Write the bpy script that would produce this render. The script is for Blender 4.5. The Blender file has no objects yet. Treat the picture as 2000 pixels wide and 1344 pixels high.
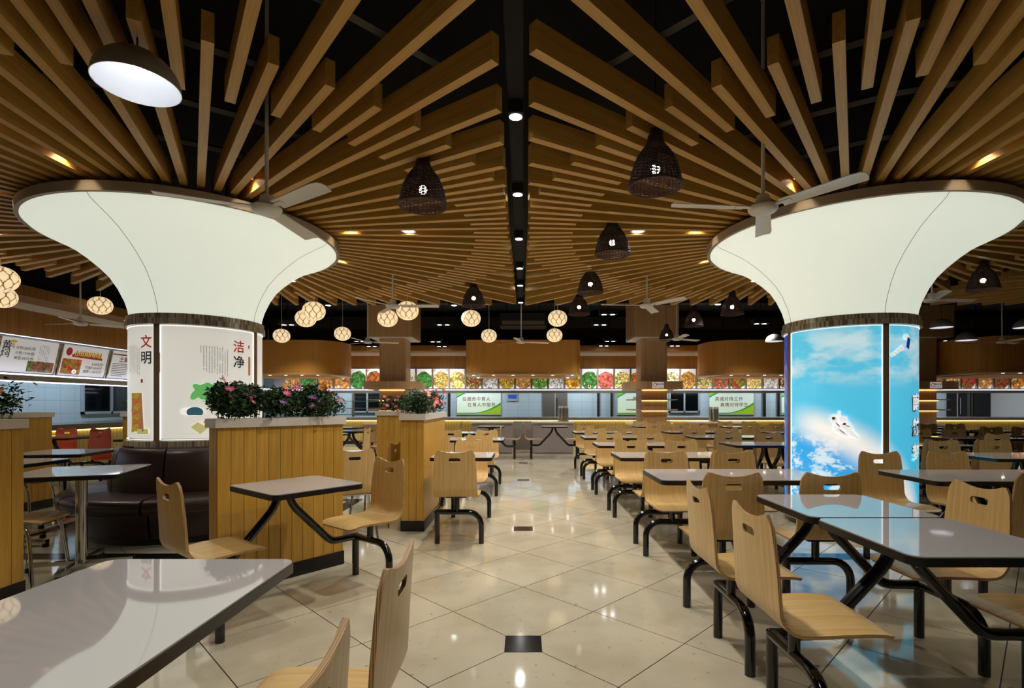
import bpy, math, random
from mathutils import Vector, Matrix
random.seed(7)
S = bpy.context.scene
COL = S.collection
R = math.radians
PI = math.pi

# ------------------------------------------------------------------ camera / world / exposure
F, CX, CY, HC = 1020.0, 1022.0, 790.0, 1.26          # focal length in pixels, vanishing point, eye height
def P(x, y, d): return Vector(((x - CX) / F * d, d, HC + (CY - y) / F * d))
def GX(x, d): return (x - CX) / F * d
def HZ(y, d): return HC + (CY - y) / F * d
cam = bpy.data.cameras.new('camera'); cam_o = bpy.data.objects.new('camera', cam); COL.objects.link(cam_o)
cam_o.location = (0, 0, HC); cam_o.rotation_euler = (R(90), 0, 0)
cam.sensor_width = 36; cam.lens = F / 2000 * 36
cam.shift_x = -(CX - 1000) / 2000; cam.shift_y = (CY - 672) / 2000
cam.clip_start = .02; cam.clip_end = 100
S.camera = cam_o
S.view_settings.view_transform = 'Standard'; S.view_settings.look = 'None'
S.view_settings.gamma = 1; S.view_settings.use_curve_mapping = False
S.view_settings.exposure = 0.0
S.cycles.use_denoising = True
S.cycles.max_bounces = 6; S.cycles.diffuse_bounces = 3; S.cycles.glossy_bounces = 3; S.cycles.adaptive_threshold = .03
S.cycles.transmission_bounces = 6; S.cycles.transparent_max_bounces = 8
S.cycles.caustics_reflective = False; S.cycles.caustics_refractive = False
S.cycles.sample_clamp_indirect = 6.0
W = bpy.data.worlds.new('world'); S.world = W; W.use_nodes = True
W.node_tree.nodes['Background'].inputs[0].default_value = (.75, .82, 1, 1)
W.node_tree.nodes['Background'].inputs[1].default_value = .012

# light levels (watts) - each belongs to a lamp built below
L_STRIP, L_GRILLE, L_CAN, L_RING, L_KITCHEN = 78, 135, 46, 4.5, 150
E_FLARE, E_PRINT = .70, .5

# ------------------------------------------------------------------ colours and materials
def lin(c):
    return tuple(((v / 255) / 12.92 if v / 255 <= .04045 else ((v / 255 + .055) / 1.055) ** 2.4) for v in c)
MATS = {}
class NT:
    def __init__(s, name):
        s.m = bpy.data.materials.new(name); s.m.use_nodes = True; s.t = s.m.node_tree
        s.b = s.t.nodes['Principled BSDF']; MATS[name] = s.m
    def n(s, kind, **kw):
        nd = s.t.nodes.new(kind)
        for k, v in kw.items(): setattr(nd, k, v)
        return nd
    def put(s, sock, v):
        if hasattr(v, 'is_linked') or isinstance(v, bpy.types.NodeSocket): s.t.links.new(v, sock)
        else: sock.default_value = v
    def math(s, op, a, b=0.0, c=None, clamp=False):
        nd = s.n('ShaderNodeMath', operation=op, use_clamp=clamp); s.put(nd.inputs[0], a); s.put(nd.inputs[1], b)
        if c is not None: s.put(nd.inputs[2], c)
        return nd.outputs[0]
    def mix(s, f, a, b, mode='MIX'):
        nd = s.n('ShaderNodeMix', data_type='RGBA', blend_type=mode); s.put(nd.inputs[0], f)
        s.put(nd.inputs[6], a if not isinstance(a, tuple) else (*a[:3], 1)); s.put(nd.inputs[7], b if not isinstance(b, tuple) else (*b[:3], 1))
        return nd.outputs[2]
    def ramp(s, v, a, b):
        nd = s.n('ShaderNodeMapRange'); s.put(nd.inputs[0], v); nd.inputs[1].default_value = a; nd.inputs[2].default_value = b
        nd.interpolation_type = 'SMOOTHSTEP'
        return nd.outputs[0]
    def coord(s, out='Object', scale=(1, 1, 1), loc=(0, 0, 0)):
        tc = s.n('ShaderNodeTexCoord'); mp = s.n('ShaderNodeMapping')
        s.t.links.new(tc.outputs[out], mp.inputs[0]); mp.inputs['Scale'].default_value = scale
        mp.inputs['Location'].default_value = loc
        return mp.outputs[0]
    def noise(s, vec, scale=1, detail=3, rough=.55):
        nd = s.n('ShaderNodeTexNoise'); s.t.links.new(vec, nd.inputs['Vector'])
        nd.inputs['Scale'].default_value = scale; nd.inputs['Detail'].default_value = detail; nd.inputs['Roughness'].default_value = rough
        return nd.outputs['Fac']
    def base(s, c, rough=.5, metal=0, spec=.5, coat=0):
        s.put(s.b.inputs['Base Color'], c if not isinstance(c, tuple) else (*c[:3], 1))
        s.put(s.b.inputs['Roughness'], rough); s.b.inputs['Metallic'].default_value = metal
        s.b.inputs['Specular IOR Level'].default_value = spec; s.b.inputs['Coat Weight'].default_value = coat
        s.b.inputs['Coat Roughness'].default_value = .08
    def emit(s, c, st):
        s.put(s.b.inputs['Emission Color'], c if not isinstance(c, tuple) else (*c[:3], 1)); s.b.inputs['Emission Strength'].default_value = st
    def bump(s, v, st=.1, dist=.01):
        nd = s.n('ShaderNodeBump'); nd.inputs['Strength'].default_value = st; nd.inputs['Distance'].default_value = dist
        s.put(nd.inputs['Height'], v); s.t.links.new(nd.outputs[0], s.b.inputs['Normal'])
def plain(name, c, rough=.5, metal=0, spec=.5, coat=0, emit=0, ec=None):
    t = NT(name); t.base(lin(c), rough, metal, spec, coat)
    if emit: t.emit(lin(ec or c), emit)
    return t.m
def wood(name, c1, c2, scale, rough=.45, coat=0, vary=.12, fine=1.0):
    t = NT(name); v = t.coord('Object', scale)
    a = t.noise(v, 1, 4, .6); b = t.noise(t.coord('Object', tuple(q * 4.7 for q in scale)), 1, 2)
    f = t.math('ADD', t.math('MULTIPLY', a, .65), t.math('MULTIPLY', b, .35 * fine))
    col = t.mix(t.ramp(f, .3, .7), lin(c1), lin(c2))
    oi = t.n('ShaderNodeObjectInfo'); k = t.math('ADD', 1 - vary, t.math('MULTIPLY', oi.outputs['Random'], 2 * vary))
    hs = t.n('ShaderNodeHueSaturation'); t.put(hs.inputs['Value'], k); t.put(hs.inputs['Color'], col)
    t.base(hs.outputs[0], rough, 0, .4, coat); t.bump(b, .05, .002)
    return t.m

wood('slat_wood', (204, 160, 84), (182, 136, 58), (1.2, 45, 45), .42, 0, .04)
wood('ply_wood', (218, 184, 124), (198, 158, 94), (55, 1.6, 1.6), .33, .12, .05)
wood('ply_red_glow', (196, 74, 40), (176, 60, 30), (55, 1.6, 1.6), .3, .15, .05)  # plywood with the red neon glow painted into its colour
wood('bamboo_wood', (204, 158, 66), (178, 128, 42), (38, 38, 1.4), .4, .1, .08)
wood('veneer_wood', (214, 174, 126), (192, 150, 102), (26, 26, .7), .42, .05, .03)
t = NT('ribbed_wood')                                    # fine vertical reeding on drums, fascia and counter fronts
v = t.coord('Object', (1, 1, 1)); sx = t.n('ShaderNodeSeparateXYZ'); t.put(sx.inputs[0], v)
g = t.math('ADD', sx.outputs[0], sx.outputs[1]); st_ = t.math('SINE', t.math('MULTIPLY', g, 2 * PI / .045))
nn = t.noise(t.coord('Object', (20, 20, .6)), 1, 3)
t.base(t.mix(t.math('ADD', t.math('MULTIPLY', t.ramp(st_, .6, 1), .35), t.math('MULTIPLY', nn, .5)), lin((222, 158, 66)), lin((188, 120, 36))), .42)
t.bump(st_, .25, .004)
wood('fascia_wood', (158, 112, 50), (128, 84, 30), (30, 30, .6), .45)
t = NT('counter_wood'); v = t.coord('Object'); sx = t.n('ShaderNodeSeparateXYZ'); t.put(sx.inputs[0], v)
st_ = t.math('SINE', t.math('MULTIPLY', t.math('ADD', sx.outputs[0], sx.outputs[1]), 2 * PI / .09))
t.base(t.mix(t.math('MULTIPLY', t.ramp(st_, .3, 1), .6), lin((196, 178, 104)), lin((150, 130, 66))), .4)
t = NT('ply_edge'); sp = t.n('ShaderNodeSeparateXYZ'); t.put(sp.inputs[0], t.coord('Object')); k = t.math('LESS_THAN', sp.outputs[2], .5)
q = t.math('ADD', t.math('MULTIPLY', k, sp.outputs[2]), t.math('MULTIPLY', t.math('SUBTRACT', 1, k), sp.outputs[1]))
cb = t.n('ShaderNodeCombineXYZ'); t.put(cb.inputs[0], t.math('MULTIPLY', q, 430)); nz = t.noise(cb.outputs[0], 1, 1)
t.base(t.mix(t.ramp(nz, .4, .6), lin((112, 74, 42)), lin((206, 168, 112))), .5)
t = NT('tile_stone'); v = t.coord('Object', (1, 1, 1)); oi = t.n('ShaderNodeObjectInfo')
geo = t.n('ShaderNodeNewGeometry'); nz = t.n('ShaderNodeTexNoise'); t.put(nz.inputs['Vector'], geo.outputs['Position']); nz.inputs['Scale'].default_value = 2.2; nz.inputs['Detail'].default_value = 5
nz2 = t.n('ShaderNodeTexNoise'); t.put(nz2.inputs['Vector'], geo.outputs['Position']); nz2.inputs['Scale'].default_value = 26
c = t.mix(t.ramp(nz.outputs['Fac'], .35, .68), lin((200, 190, 165)), lin((184, 173, 147)))
c = t.mix(t.ramp(nz2.outputs['Fac'], .66, .78), c, lin((160, 140, 112)))
k = t.math('ADD', .96, t.math('MULTIPLY', oi.outputs['Random'], .08))
hs = t.n('ShaderNodeHueSaturation'); t.put(hs.inputs['Value'], k); t.put(hs.inputs['Color'], c)
t.base(hs.outputs[0], t.math('ADD', .03, t.math('MULTIPLY', nz.outputs['Fac'], .08)), 0, .5); t.b.inputs['IOR'].default_value = 1.7
plain('tile_black', (26, 25, 24), .12)
plain('grout', (30, 26, 22), .8)
plain('laminate_top', (194, 188, 184), .035, 0, .5, .0); M_=MATS['laminate_top'].node_tree.nodes['Principled BSDF']; M_.inputs['IOR'].default_value=2.7
plain('edge_black', (15, 13, 13), .35)
plain('tube_black', (9, 10, 14), .14, 0, .55, .4)
plain('chrome', (205, 205, 205), .12, 1)
t = NT('steel_brushed_sheen'); geo = t.n('ShaderNodeNewGeometry'); nz = t.n('ShaderNodeTexNoise'); mp = t.n('ShaderNodeMapping'); mp.inputs['Scale'].default_value = (55, 55, .2)
t.put(mp.inputs[0], geo.outputs['Position']); t.put(nz.inputs['Vector'], mp.outputs[0]); nz.inputs['Scale'].default_value = 1
t.base(t.mix(t.ramp(nz.outputs['Fac'], .35, .65), lin((128, 116, 96)), lin((206, 196, 174))), .28, .6)  # brushed steel, its streaky reflections painted into the base colour as pale stripes
plain('steel_plain', (160, 156, 146), .3, .8); plain('steel_brown', (140, 118, 92), .3, .5); plain('steel_dark', (96, 92, 86), .3, 1)
plain('leather_brown', (44, 27, 22), .34, 0, .5)
plain('cap_stone', (214, 204, 188), .4)
plain('plinth_black', (14, 13, 13), .35)
plain('carcass_brown', (96, 66, 28), .8); plain('soil', (38, 28, 20), .9)
plain('leaf_green', (34, 66, 26), .55); plain('leaf_light', (70, 112, 40), .55)
plain('petal_pink', (226, 96, 150), .5); plain('petal_purple', (120, 60, 160), .5); plain('petal_orange', (236, 140, 30), .5)
plain('petal_coral', (232, 120, 110), .5); plain('petal_heart', (236, 200, 70), .6)
plain('ceiling_black', (10, 10, 11), .9); plain('duct_black', (22, 22, 24), .7); plain('carrier_grey', (96, 92, 84), .6)
plain('fan_white', (226, 222, 214), .35); plain('paint_white', (232, 230, 226), .5)
plain('rim_metal', (160, 146, 126), .5); plain('gilt_metal', (190, 140, 70), .3, .8); plain('grey_panel', (150, 141, 138), .45); plain('backing_grey', (150, 152, 158), .4)
plain('dome_grey', (150, 143, 133), .45); plain('dome_inner', (236, 238, 242), .45)
plain('rattan', (52, 28, 20), .6)
plain('cord_black', (12, 12, 12), .5)
plain('bulb', (255, 250, 240), .3, emit=26, ec=(255, 246, 232))
plain('bulb_cool', (255, 255, 255), .3, emit=24, ec=(244, 248, 255)); plain('lamp_disc', (255, 252, 245), .3, emit=16, ec=(255, 246, 232))
plain('lens_cool', (255, 255, 255), .3, emit=18, ec=(248, 250, 255))
plain('led_dim', (255, 255, 255), .3, emit=1.6, ec=(226, 232, 255)); plain('led_cool', (255, 255, 255), .3, emit=3.2, ec=(226, 232, 255))
plain('led_warm', (255, 230, 170), .3, emit=3.6, ec=(255, 214, 130))
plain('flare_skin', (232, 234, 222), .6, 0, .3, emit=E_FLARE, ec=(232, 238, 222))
plain('seam_grey', (150, 150, 140), .6)
plain('print_white', (232, 230, 222), .22, 0, .5, emit=E_PRINT, ec=(240, 238, 228))
plain('trim_light', (255, 255, 255), .3, emit=.85)
plain('ink_red', (196, 52, 34), .5, emit=.12); plain('ink_black', (44, 40, 40), .5); plain('ink_tan', (214, 160, 116), .5, emit=.15)
plain('ink_grey', (110, 106, 104), .5); plain('ink_dark_red', (150, 20, 36), .5); plain('ink_yellow', (226, 196, 40), .5, emit=.2)
plain('ink_green', (126, 220, 130), .5, emit=.3); plain('ink_teal', (70, 130, 150), .5, emit=.15); plain('ink_pink', (240, 120, 110), .5, emit=.25)
plain('ink_cream', (226, 222, 150), .5, emit=.3); plain('ink_white', (250, 250, 250), .5, emit=.6); plain('ink_blue', (40, 90, 190), .5, emit=.15)
plain('ink_orange', (236, 130, 60), .5, emit=.2); plain('ink_gold', (150, 110, 40), .5)
plain('ball_shell', (250, 228, 190), .5, emit=.82, ec=(255, 226, 178)); plain('ball_line', (190, 146, 96), .5, emit=.2, ec=(200, 150, 96))
plain('board_white', (236, 234, 232), .35, emit=.3)
plain('kitchen_shelf', (150, 190, 184), .3)
t = NT('kitchen_tile'); v = t.coord('Generated'); geo = t.n('ShaderNodeNewGeometry'); sp = t.n('ShaderNodeSeparateXYZ'); t.put(sp.inputs[0], geo.outputs['Position'])
def gridline(a, step, w): return t.math('LESS_THAN', t.math('ABSOLUTE', t.math('SUBTRACT', t.math('FRACT', t.math('DIVIDE', a, step)), .5)), w)
ln = t.math('MAXIMUM', gridline(t.math('ADD', sp.outputs[0], sp.outputs[1]), .4, .012), gridline(sp.outputs[2], .3, .016))
t.base(t.mix(ln, lin((196, 216, 224)), lin((166, 188, 198))), .25)
t = NT('glass'); t.base((1, 1, 1), .02, 0, .5); t.b.inputs['Transmission Weight'].default_value = 1; t.b.inputs['IOR'].default_value = 1.02
t.b.inputs['Base Color'].default_value = (.93, .98, 1, 1)
plain('window_night', (12, 15, 18), .06); plain('frame_alu', (190, 200, 206), .35, .3)
t = NT('glass_pane'); t.base((.8, .93, .92), .05, 0, .5); t.b.inputs['Alpha'].default_value = .25
t = NT('food_print')                                     # printed dish: plate with heaped food, colours from the object's own colour
tc = t.n('ShaderNodeTexCoord'); oi = t.n('ShaderNodeObjectInfo'); ad = t.n('ShaderNodeVectorMath', operation='ADD')
t.put(ad.inputs[0], tc.outputs['Object']); cb = t.n('ShaderNodeCombineXYZ'); t.put(cb.inputs[1], t.math('MULTIPLY', oi.outputs['Random'], 40)); t.put(ad.inputs[1], cb.outputs[0])
vo = t.n('ShaderNodeTexVoronoi'); t.put(vo.inputs['Vector'], ad.outputs[0]); t.put(vo.inputs['Scale'], t.math('ADD', 12, t.math('MULTIPLY', t.math('FRACT', t.math('MULTIPLY', oi.outputs['Random'], 5)), 16)))
sp = t.n('ShaderNodeSeparateXYZ'); t.put(sp.inputs[0], vo.outputs['Color'])
hs = t.n('ShaderNodeHueSaturation'); t.put(hs.inputs['Color'], oi.outputs['Color']); t.put(hs.inputs['Value'], t.math('ADD', .35, t.math('MULTIPLY', sp.outputs[0], 1.1))); t.put(hs.inputs['Hue'], t.math('ADD', .47, t.math('MULTIPLY', sp.outputs[1], .06)))
c = t.mix(t.math('MULTIPLY', t.ramp(sp.outputs[2], .8, .85), t.math('GREATER_THAN', t.math('FRACT', t.math('MULTIPLY', oi.outputs['Random'], 7)), .5)), hs.outputs[0], lin((70, 140, 44)))
c = t.mix(t.math('MULTIPLY', t.ramp(sp.outputs[1], .82, .88), t.math('GREATER_THAN', t.math('FRACT', t.math('MULTIPLY', oi.outputs['Random'], 13)), .6)), c, lin((236, 214, 170)))
c = t.mix(t.math('MULTIPLY', t.ramp(vo.outputs['Distance'], .35, .8), .6), c, lin((50, 26, 14)))
so = t.n('ShaderNodeSeparateXYZ'); t.put(so.inputs[0], tc.outputs['Object'])
rx = t.math('MULTIPLY', so.outputs[0], 2.9); rz = t.math('MULTIPLY', t.math('ADD', so.outputs[2], .05), 2.7)
rr = t.math('SQRT', t.math('ADD', t.math('MULTIPLY', rx, rx), t.math('MULTIPLY', rz, rz)))
rr = t.math('ADD', rr, t.math('MULTIPLY', t.noise(ad.outputs[0], 6, 2), .35))
bg = t.mix(t.math('GREATER_THAN', oi.outputs['Random'], .62), lin((222, 222, 224)), lin((150, 140, 150)))
plate = t.mix(t.ramp(rr, 1.12, 1.2), lin((236, 234, 230)), bg)
c = t.mix(t.ramp(rr, .92, 1.0), c, plate)
t.base(c, .3); t.emit(c, .5)
t = NT('poster_print'); uv = t.coord('UV'); sp = t.n('ShaderNodeSeparateXYZ'); t.put(sp.inputs[0], uv); u, w = sp.outputs[0], sp.outputs[1]
c = t.mix(w, lin((214, 232, 196)), lin((206, 226, 214)))
hill = t.math('MULTIPLY', t.math('POWER', t.math('MAXIMUM', t.math('SUBTRACT', u, .35), 0), 2), 1.15)
c = t.mix(t.math('LESS_THAN', w, t.math('ADD', hill, .06)), c, lin((40, 140, 70)))
c = t.mix(t.math('LESS_THAN', w, t.math('ADD', t.math('MULTIPLY', hill, .86), .025)), c, lin((150, 186, 40)))
tl = t.math('SUBTRACT', t.math('SUBTRACT', w, .76), t.math('MULTIPLY', u, 1.1))
c = t.mix(t.math('GREATER_THAN', tl, 0), c, lin((40, 150, 80))); c = t.mix(t.math('GREATER_THAN', tl, .07), c, lin((130, 200, 60)))
t.base(c, .3); t.emit(c, .35)
def sky(name, off):
    t = NT(name); uv = t.coord('UV'); sp = t.n('ShaderNodeSeparateXYZ'); t.put(sp.inputs[0], uv); u, w = sp.outputs[0], sp.outputs[1]
    X = t.math('ADD', t.math('MULTIPLY', u, .9), off); Y = t.math('MULTIPLY', w, 1.88)
    xy = t.n('ShaderNodeCombineXYZ'); t.put(xy.inputs[0], X); t.put(xy.inputs[1], Y)
    c = t.mix(w, lin((66, 192, 236)), lin((92, 198, 230)))
    mp = t.n('ShaderNodeMapping'); mp.inputs['Scale'].default_value = (1.6, 3.2, 1); t.put(mp.inputs[0], xy.outputs[0])
    cl = t.math('MULTIPLY', t.ramp(t.noise(mp.outputs[0], 1.0, 6, .6), .42, .62), t.math('MULTIPLY', t.ramp(Y, 1.25, 1.5), t.ramp(t.math('SUBTRACT', t.math('ADD', t.math('MULTIPLY', X, .35), 1.62), Y), -.3, .1)))
    c = t.mix(t.math('MULTIPLY', cl, .9), c, lin((206, 230, 236)))
    dx = t.math('ADD', X, .05); dy = t.math('ADD', Y, .42); d = t.math('SQRT', t.math('ADD', t.math('MULTIPLY', dx, dx), t.math('MULTIPLY', dy, dy)))
    mp2 = t.n('ShaderNodeMapping'); mp2.inputs['Scale'].default_value = (3.6, 5.5, 1); t.put(mp2.inputs[0], xy.outputs[0])
    ea = t.mix(t.math('MULTIPLY', t.ramp(t.noise(mp2.outputs[0], 1, 9, .72), .48, .57), .85), lin((50, 164, 232)), lin((222, 238, 242)))
    c = t.mix(t.math('MULTIPLY', t.ramp(d, 1.62, 1.36), t.ramp(X, -.1, .4)), c, lin((248, 244, 238)))
    c = t.mix(t.ramp(d, 1.38, 1.12), c, ea)
    t.base(c, .12, 0, .5, .3); t.emit(c, .72)
sky('sky_print', 0.0); sky('sky_print_side', .98)
t = NT('blue_print'); uv = t.coord('UV'); sp = t.n('ShaderNodeSeparateXYZ'); t.put(sp.inputs[0], uv)
c = t.mix(sp.outputs[1], lin((40, 120, 210)), lin((30, 70, 190))); c = t.mix(t.ramp(t.noise(t.coord('UV', (4, 3, 1)), 1, 5), .5, .7), c, lin((190, 210, 236)))
t.base(c, .15, 0, .5, .3); t.emit(c, .4)
M = MATS

# ------------------------------------------------------------------ mesh builder
class MB:
    def __init__(s): s.v = []; s.f = []; s.mi = []; s.uv = None
    def add(s, vs, fs, mi=0):
        o = len(s.v); s.v += [tuple(q) for q in vs]; s.f += [tuple(i + o for i in q) for q in fs]; s.mi += [mi] * len(fs); return s
    def box(s, x0, x1, y0, y1, z0, z1, mi=0):
        return s.add([(x0, y0, z0), (x1, y0, z0), (x1, y1, z0), (x0, y1, z0), (x0, y0, z1), (x1, y0, z1), (x1, y1, z1), (x0, y1, z1)],
                     [(0, 3, 2, 1), (4, 5, 6, 7), (0, 1, 5, 4), (1, 2, 6, 5), (2, 3, 7, 6), (3, 0, 4, 7)], mi)
    def hexa(s, p, mi=0): return s.add(p, [(0, 3, 2, 1), (4, 5, 6, 7), (0, 1, 5, 4), (1, 2, 6, 5), (2, 3, 7, 6), (3, 0, 4, 7)], mi)
    def prism(s, poly, z0, z1, mi=0):
        n = len(poly)
        return s.add([(x, y, z0) for x, y in poly] + [(x, y, z1) for x, y in poly],
                     [tuple(range(n - 1, -1, -1)), tuple(range(n, 2 * n))] + [(i, (i + 1) % n, n + (i + 1) % n, n + i) for i in range(n)], mi)
    def tube(s, pts, r, n=10, mi=0, closed=False, flat=1.0):
        pts = [Vector(p) for p in pts]; m = len(pts); vs = []; up = None
        rr = r if isinstance(r, (list, tuple)) else [r] * m
        for i, p in enumerate(pts):
            if closed: d = pts[(i + 1) % m] - pts[i - 1]
            else: d = pts[min(i + 1, m - 1)] - pts[max(i - 1, 0)]
            d.normalize()
            if up is None: up = Vector((0, 0, 1)) if abs(d.z) < .9 else Vector((1, 0, 0))
            a = d.cross(up)
            if a.length < 1e-5: a = d.cross(Vector((0, 1, 0)))
            a.normalize(); b = a.cross(d).normalized(); up = b
            for k in range(n):
                q = 2 * PI * k / n; vs.append(p + a * math.cos(q) * rr[i] + b * math.sin(q) * rr[i] * flat)
        fs = []
        for i in range(m if closed else m - 1):
            j = (i + 1) % m
            for k in range(n): fs.append((i * n + k, i * n + (k + 1) % n, j * n + (k + 1) % n, j * n + k))
        if not closed: fs += [tuple(range(n - 1, -1, -1)), tuple(range((m - 1) * n, m * n))]
        return s.add(vs, fs, mi)
    def lathe(s, prof, n=48, a0=0, a1=2 * PI, close=False, mi=0, cx=0, cy=0):
        full = abs(a1 - a0 - 2 * PI) < 1e-6; m = len(prof); k = n if full else n + 1; vs = []; fs = []
        for i in range(k):
            a = a0 + (a1 - a0) * i / n
            for r, z in prof: vs.append((cx + r * math.cos(a), cy + r * math.sin(a), z))
        for i in range(n):
            j = (i + 1) % k
            for q in range(m if close else m - 1):
                q2 = (q + 1) % m; fs.append((i * m + q, j * m + q, j * m + q2, i * m + q2))
        if close and not full: fs += [tuple(range(m)), tuple(range(n * m + m - 1, n * m - 1, -1))]
        return s.add(vs, fs, mi)
    def disc(s, c, r, n=24, mi=0, up=False):
        vs = [(c[0] + r * math.cos(2 * PI * i / n), c[1] + r * math.sin(2 * PI * i / n), c[2]) for i in range(n)]
        return s.add(vs, [tuple(range(n)) if up else tuple(range(n - 1, -1, -1))], mi)
    def sphere(s, c, r, n=16, m=10, sz=1, mi=0):
        prof = [(max(1e-4, r * math.sin(PI * i / m)), -r * sz * math.cos(PI * i / m)) for i in range(m + 1)]
        o = len(s.v); s.lathe(prof, n, mi=mi)
        for i in range(o, len(s.v)): s.v[i] = (s.v[i][0] + c[0], s.v[i][1] + c[1], s.v[i][2] + c[2])
        return s
    def mesh(s, name, mat, smooth=0):
        me = bpy.data.meshes.new(name); me.from_pydata(s.v, [], s.f); me.update()
        for q in (mat if isinstance(mat, (list, tuple)) else [mat]): me.materials.append(M[q])
        if any(s.mi): me.polygons.foreach_set('material_index', s.mi)
        if s.uv:
            l = me.uv_layers.new(name='UVMap')
            for lp in me.loops: l.data[lp.index].uv = s.uv[lp.vertex_index]
        if smooth:
            me.polygons.foreach_set('use_smooth', [True] * len(me.polygons)); me.set_sharp_from_angle(angle=R(smooth))
        return me
    def build(s, name, mat, parent=None, smooth=0, loc=None, rotz=0):
        return link(name, s.mesh(name, mat, smooth), parent, loc, rotz)
def link(name, me, parent=None, loc=None, rotz=0):
    o = bpy.data.objects.new(name, me); COL.objects.link(o)
    if parent is not None: o.parent = parent
    if loc is not None: o.location = loc
    if rotz: o.rotation_euler.z = rotz
    return o
def tag(o, label=None, cat=None, group=None, kind=None):
    if label: o['label'] = label
    if cat: o['category'] = cat
    if group: o['group'] = group
    if kind: o['kind'] = kind
    return o
def thing(name, label, cat, loc=(0, 0, 0), rotz=0, group=None):
    o = bpy.data.objects.new(name, None); COL.objects.link(o); o.location = loc; o.rotation_euler.z = rotz; o.empty_display_size = .1
    return tag(o, label, cat, group)
def struct(o): o['kind'] = 'structure'; return o
def copy_tree(o, parent=None):
    c = o.copy(); COL.objects.link(c); c.parent = parent
    for ch in list(o.children): copy_tree(ch, c)
    return c
def rrect(w, d, r, n=5, cx=0, cy=0):
    out = []
    for sx, sy, a in ((1, 1, 0), (-1, 1, PI / 2), (-1, -1, PI), (1, -1, 1.5 * PI)):
        for i in range(n + 1):
            q = a + PI / 2 * i / n; out.append((cx + sx * (w / 2 - r) + r * math.cos(q), cy + sy * (d / 2 - r) + r * math.sin(q)))
    return out
def lamp(name, kind, loc, power, parent=None, color=(1, 1, 1), size=.05, spot=120, blend=.6, target=None):
    l = bpy.data.lights.new(name, kind); l.energy = power; l.color = color
    o = bpy.data.objects.new(name, l); COL.objects.link(o); o.location = loc
    if kind == 'SPOT': l.spot_size = R(spot); l.spot_blend = blend; l.shadow_soft_size = size
    elif kind == 'POINT': l.shadow_soft_size = size
    if parent is not None: o.parent = parent
    return o
WARM, COOL, NEUT = (1, .8, .55), (.84, .92, 1), (1, .965, .91)
TXT = {}
def text_mesh(body, size, bold=.0, spacing=1.0, align='CENTER', line=1.0):
    cu = bpy.data.curves.new('lettering', 'FONT'); cu.body = body; cu.size = size; cu.offset = bold * size; cu.align_x = align; cu.align_y = 'CENTER'
    cu.space_character = spacing; cu.space_line = line; cu.resolution_u = 2
    o = bpy.data.objects.new('lettering', cu); COL.objects.link(o); bpy.context.view_layer.update()
    me = bpy.data.meshes.new_from_object(o.evaluated_get(bpy.context.evaluated_depsgraph_get()))
    vs = [tuple(v.co) for v in me.vertices]; fs = [tuple(p.vertices) for p in me.polygons]
    bpy.data.objects.remove(o); bpy.data.curves.remove(cu); bpy.data.meshes.remove(me)
    return vs, fs
def text(body, size, mat, parent, loc, u=(1, 0, 0), v=(0, 0, 1), bold=.0, align='CENTER', spacing=1.0, line=1.0, name='lettering'):
    vs, fs = text_mesh(body, size, bold, spacing, align, line); u = Vector(u); v = Vector(v); loc = Vector(loc)
    mb = MB(); mb.add([loc + u * a[0] + v * a[1] for a in vs], fs)
    return mb.build(name, mat, parent)
ORD = ['first', 'second', 'third', 'fourth', 'fifth', 'sixth', 'seventh', 'eighth', 'ninth', 'tenth', 'eleventh', 'twelfth']

# ------------------------------------------------------------------ room shell
ZB, ZK, XL, XK, XR, ZC = 17.0, 19.6, -8.3, -10.9, 17.5, 4.25   # counter line, kitchen wall, left counter, left kitchen wall, right wall, ceiling height
floor = struct(MB().box(XK - .2, XR + .2, -6, ZK + .2, -.12, -.004).build('floor', 'grout'))
TH = .4245; TY0 = 2.75
INS = [TY0 + 2 * TH * k for k in (0, 3, 7, 10, 13)]
def tile_poly(cut):
    h = TH - .0038; c = .097
    pts = []
    for k, (dx, dy) in enumerate(((1, 0), (0, 1), (-1, 0), (0, -1))):
        if cut == k:
            t_ = TH - c
            if dx: pts += [(dx * t_, -dx * (h - t_)), (dx * t_, dx * (h - t_))]
            else: pts += [(dy * (h - t_), dy * t_), (-dy * (h - t_), dy * t_)]
        else: pts.append((dx * h, dy * h))
    return pts
TM = {c: MB().prism(tile_poly(c), -.01, 0).mesh('tile', 'tile_stone') for c in (None, 0, 1, 2, 3)}
tiles = []
for i in range(-26, 42):
    for j in range(-16, 38):
        if (i + j) % 2 == 0: continue
        x, y = i * TH, TY0 + j * TH
        if y > ZB - .3 or x < XL or x > XR - .5: continue
        cut = None
        for q in INS:
            for k, (dx, dy) in enumerate(((1, 0), (0, 1), (-1, 0), (0, -1))):
                if abs(x + dx * TH) < .01 and abs(y + dy * TH - q) < .01: cut = k
        vis = y > .9 and -30 < CX + F * (x) / y < 2030
        tiles.append((0 if vis else 1, y, x, cut))
tiles.sort()
rest = MB()
for n_, (vis, y, x, cut) in enumerate(tiles):
    if n_ < 300: link('tile', TM[cut], floor, (x, y, 0))
    else:
        rest.prism([(x + a, y + b) for a, b in tile_poly(cut)], -.01, 0)
tag(rest.build('tile_field', 'tile_stone', floor), kind='stuff')
im = MB().box(-.0945, .0945, -.0945, .0945, -.01, .0004).mesh('inset_tile', 'tile_black')
for q in INS: link('inset_tile', im, floor, (0, q, 0))
PX, PY = 3.48, 5.6
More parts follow.
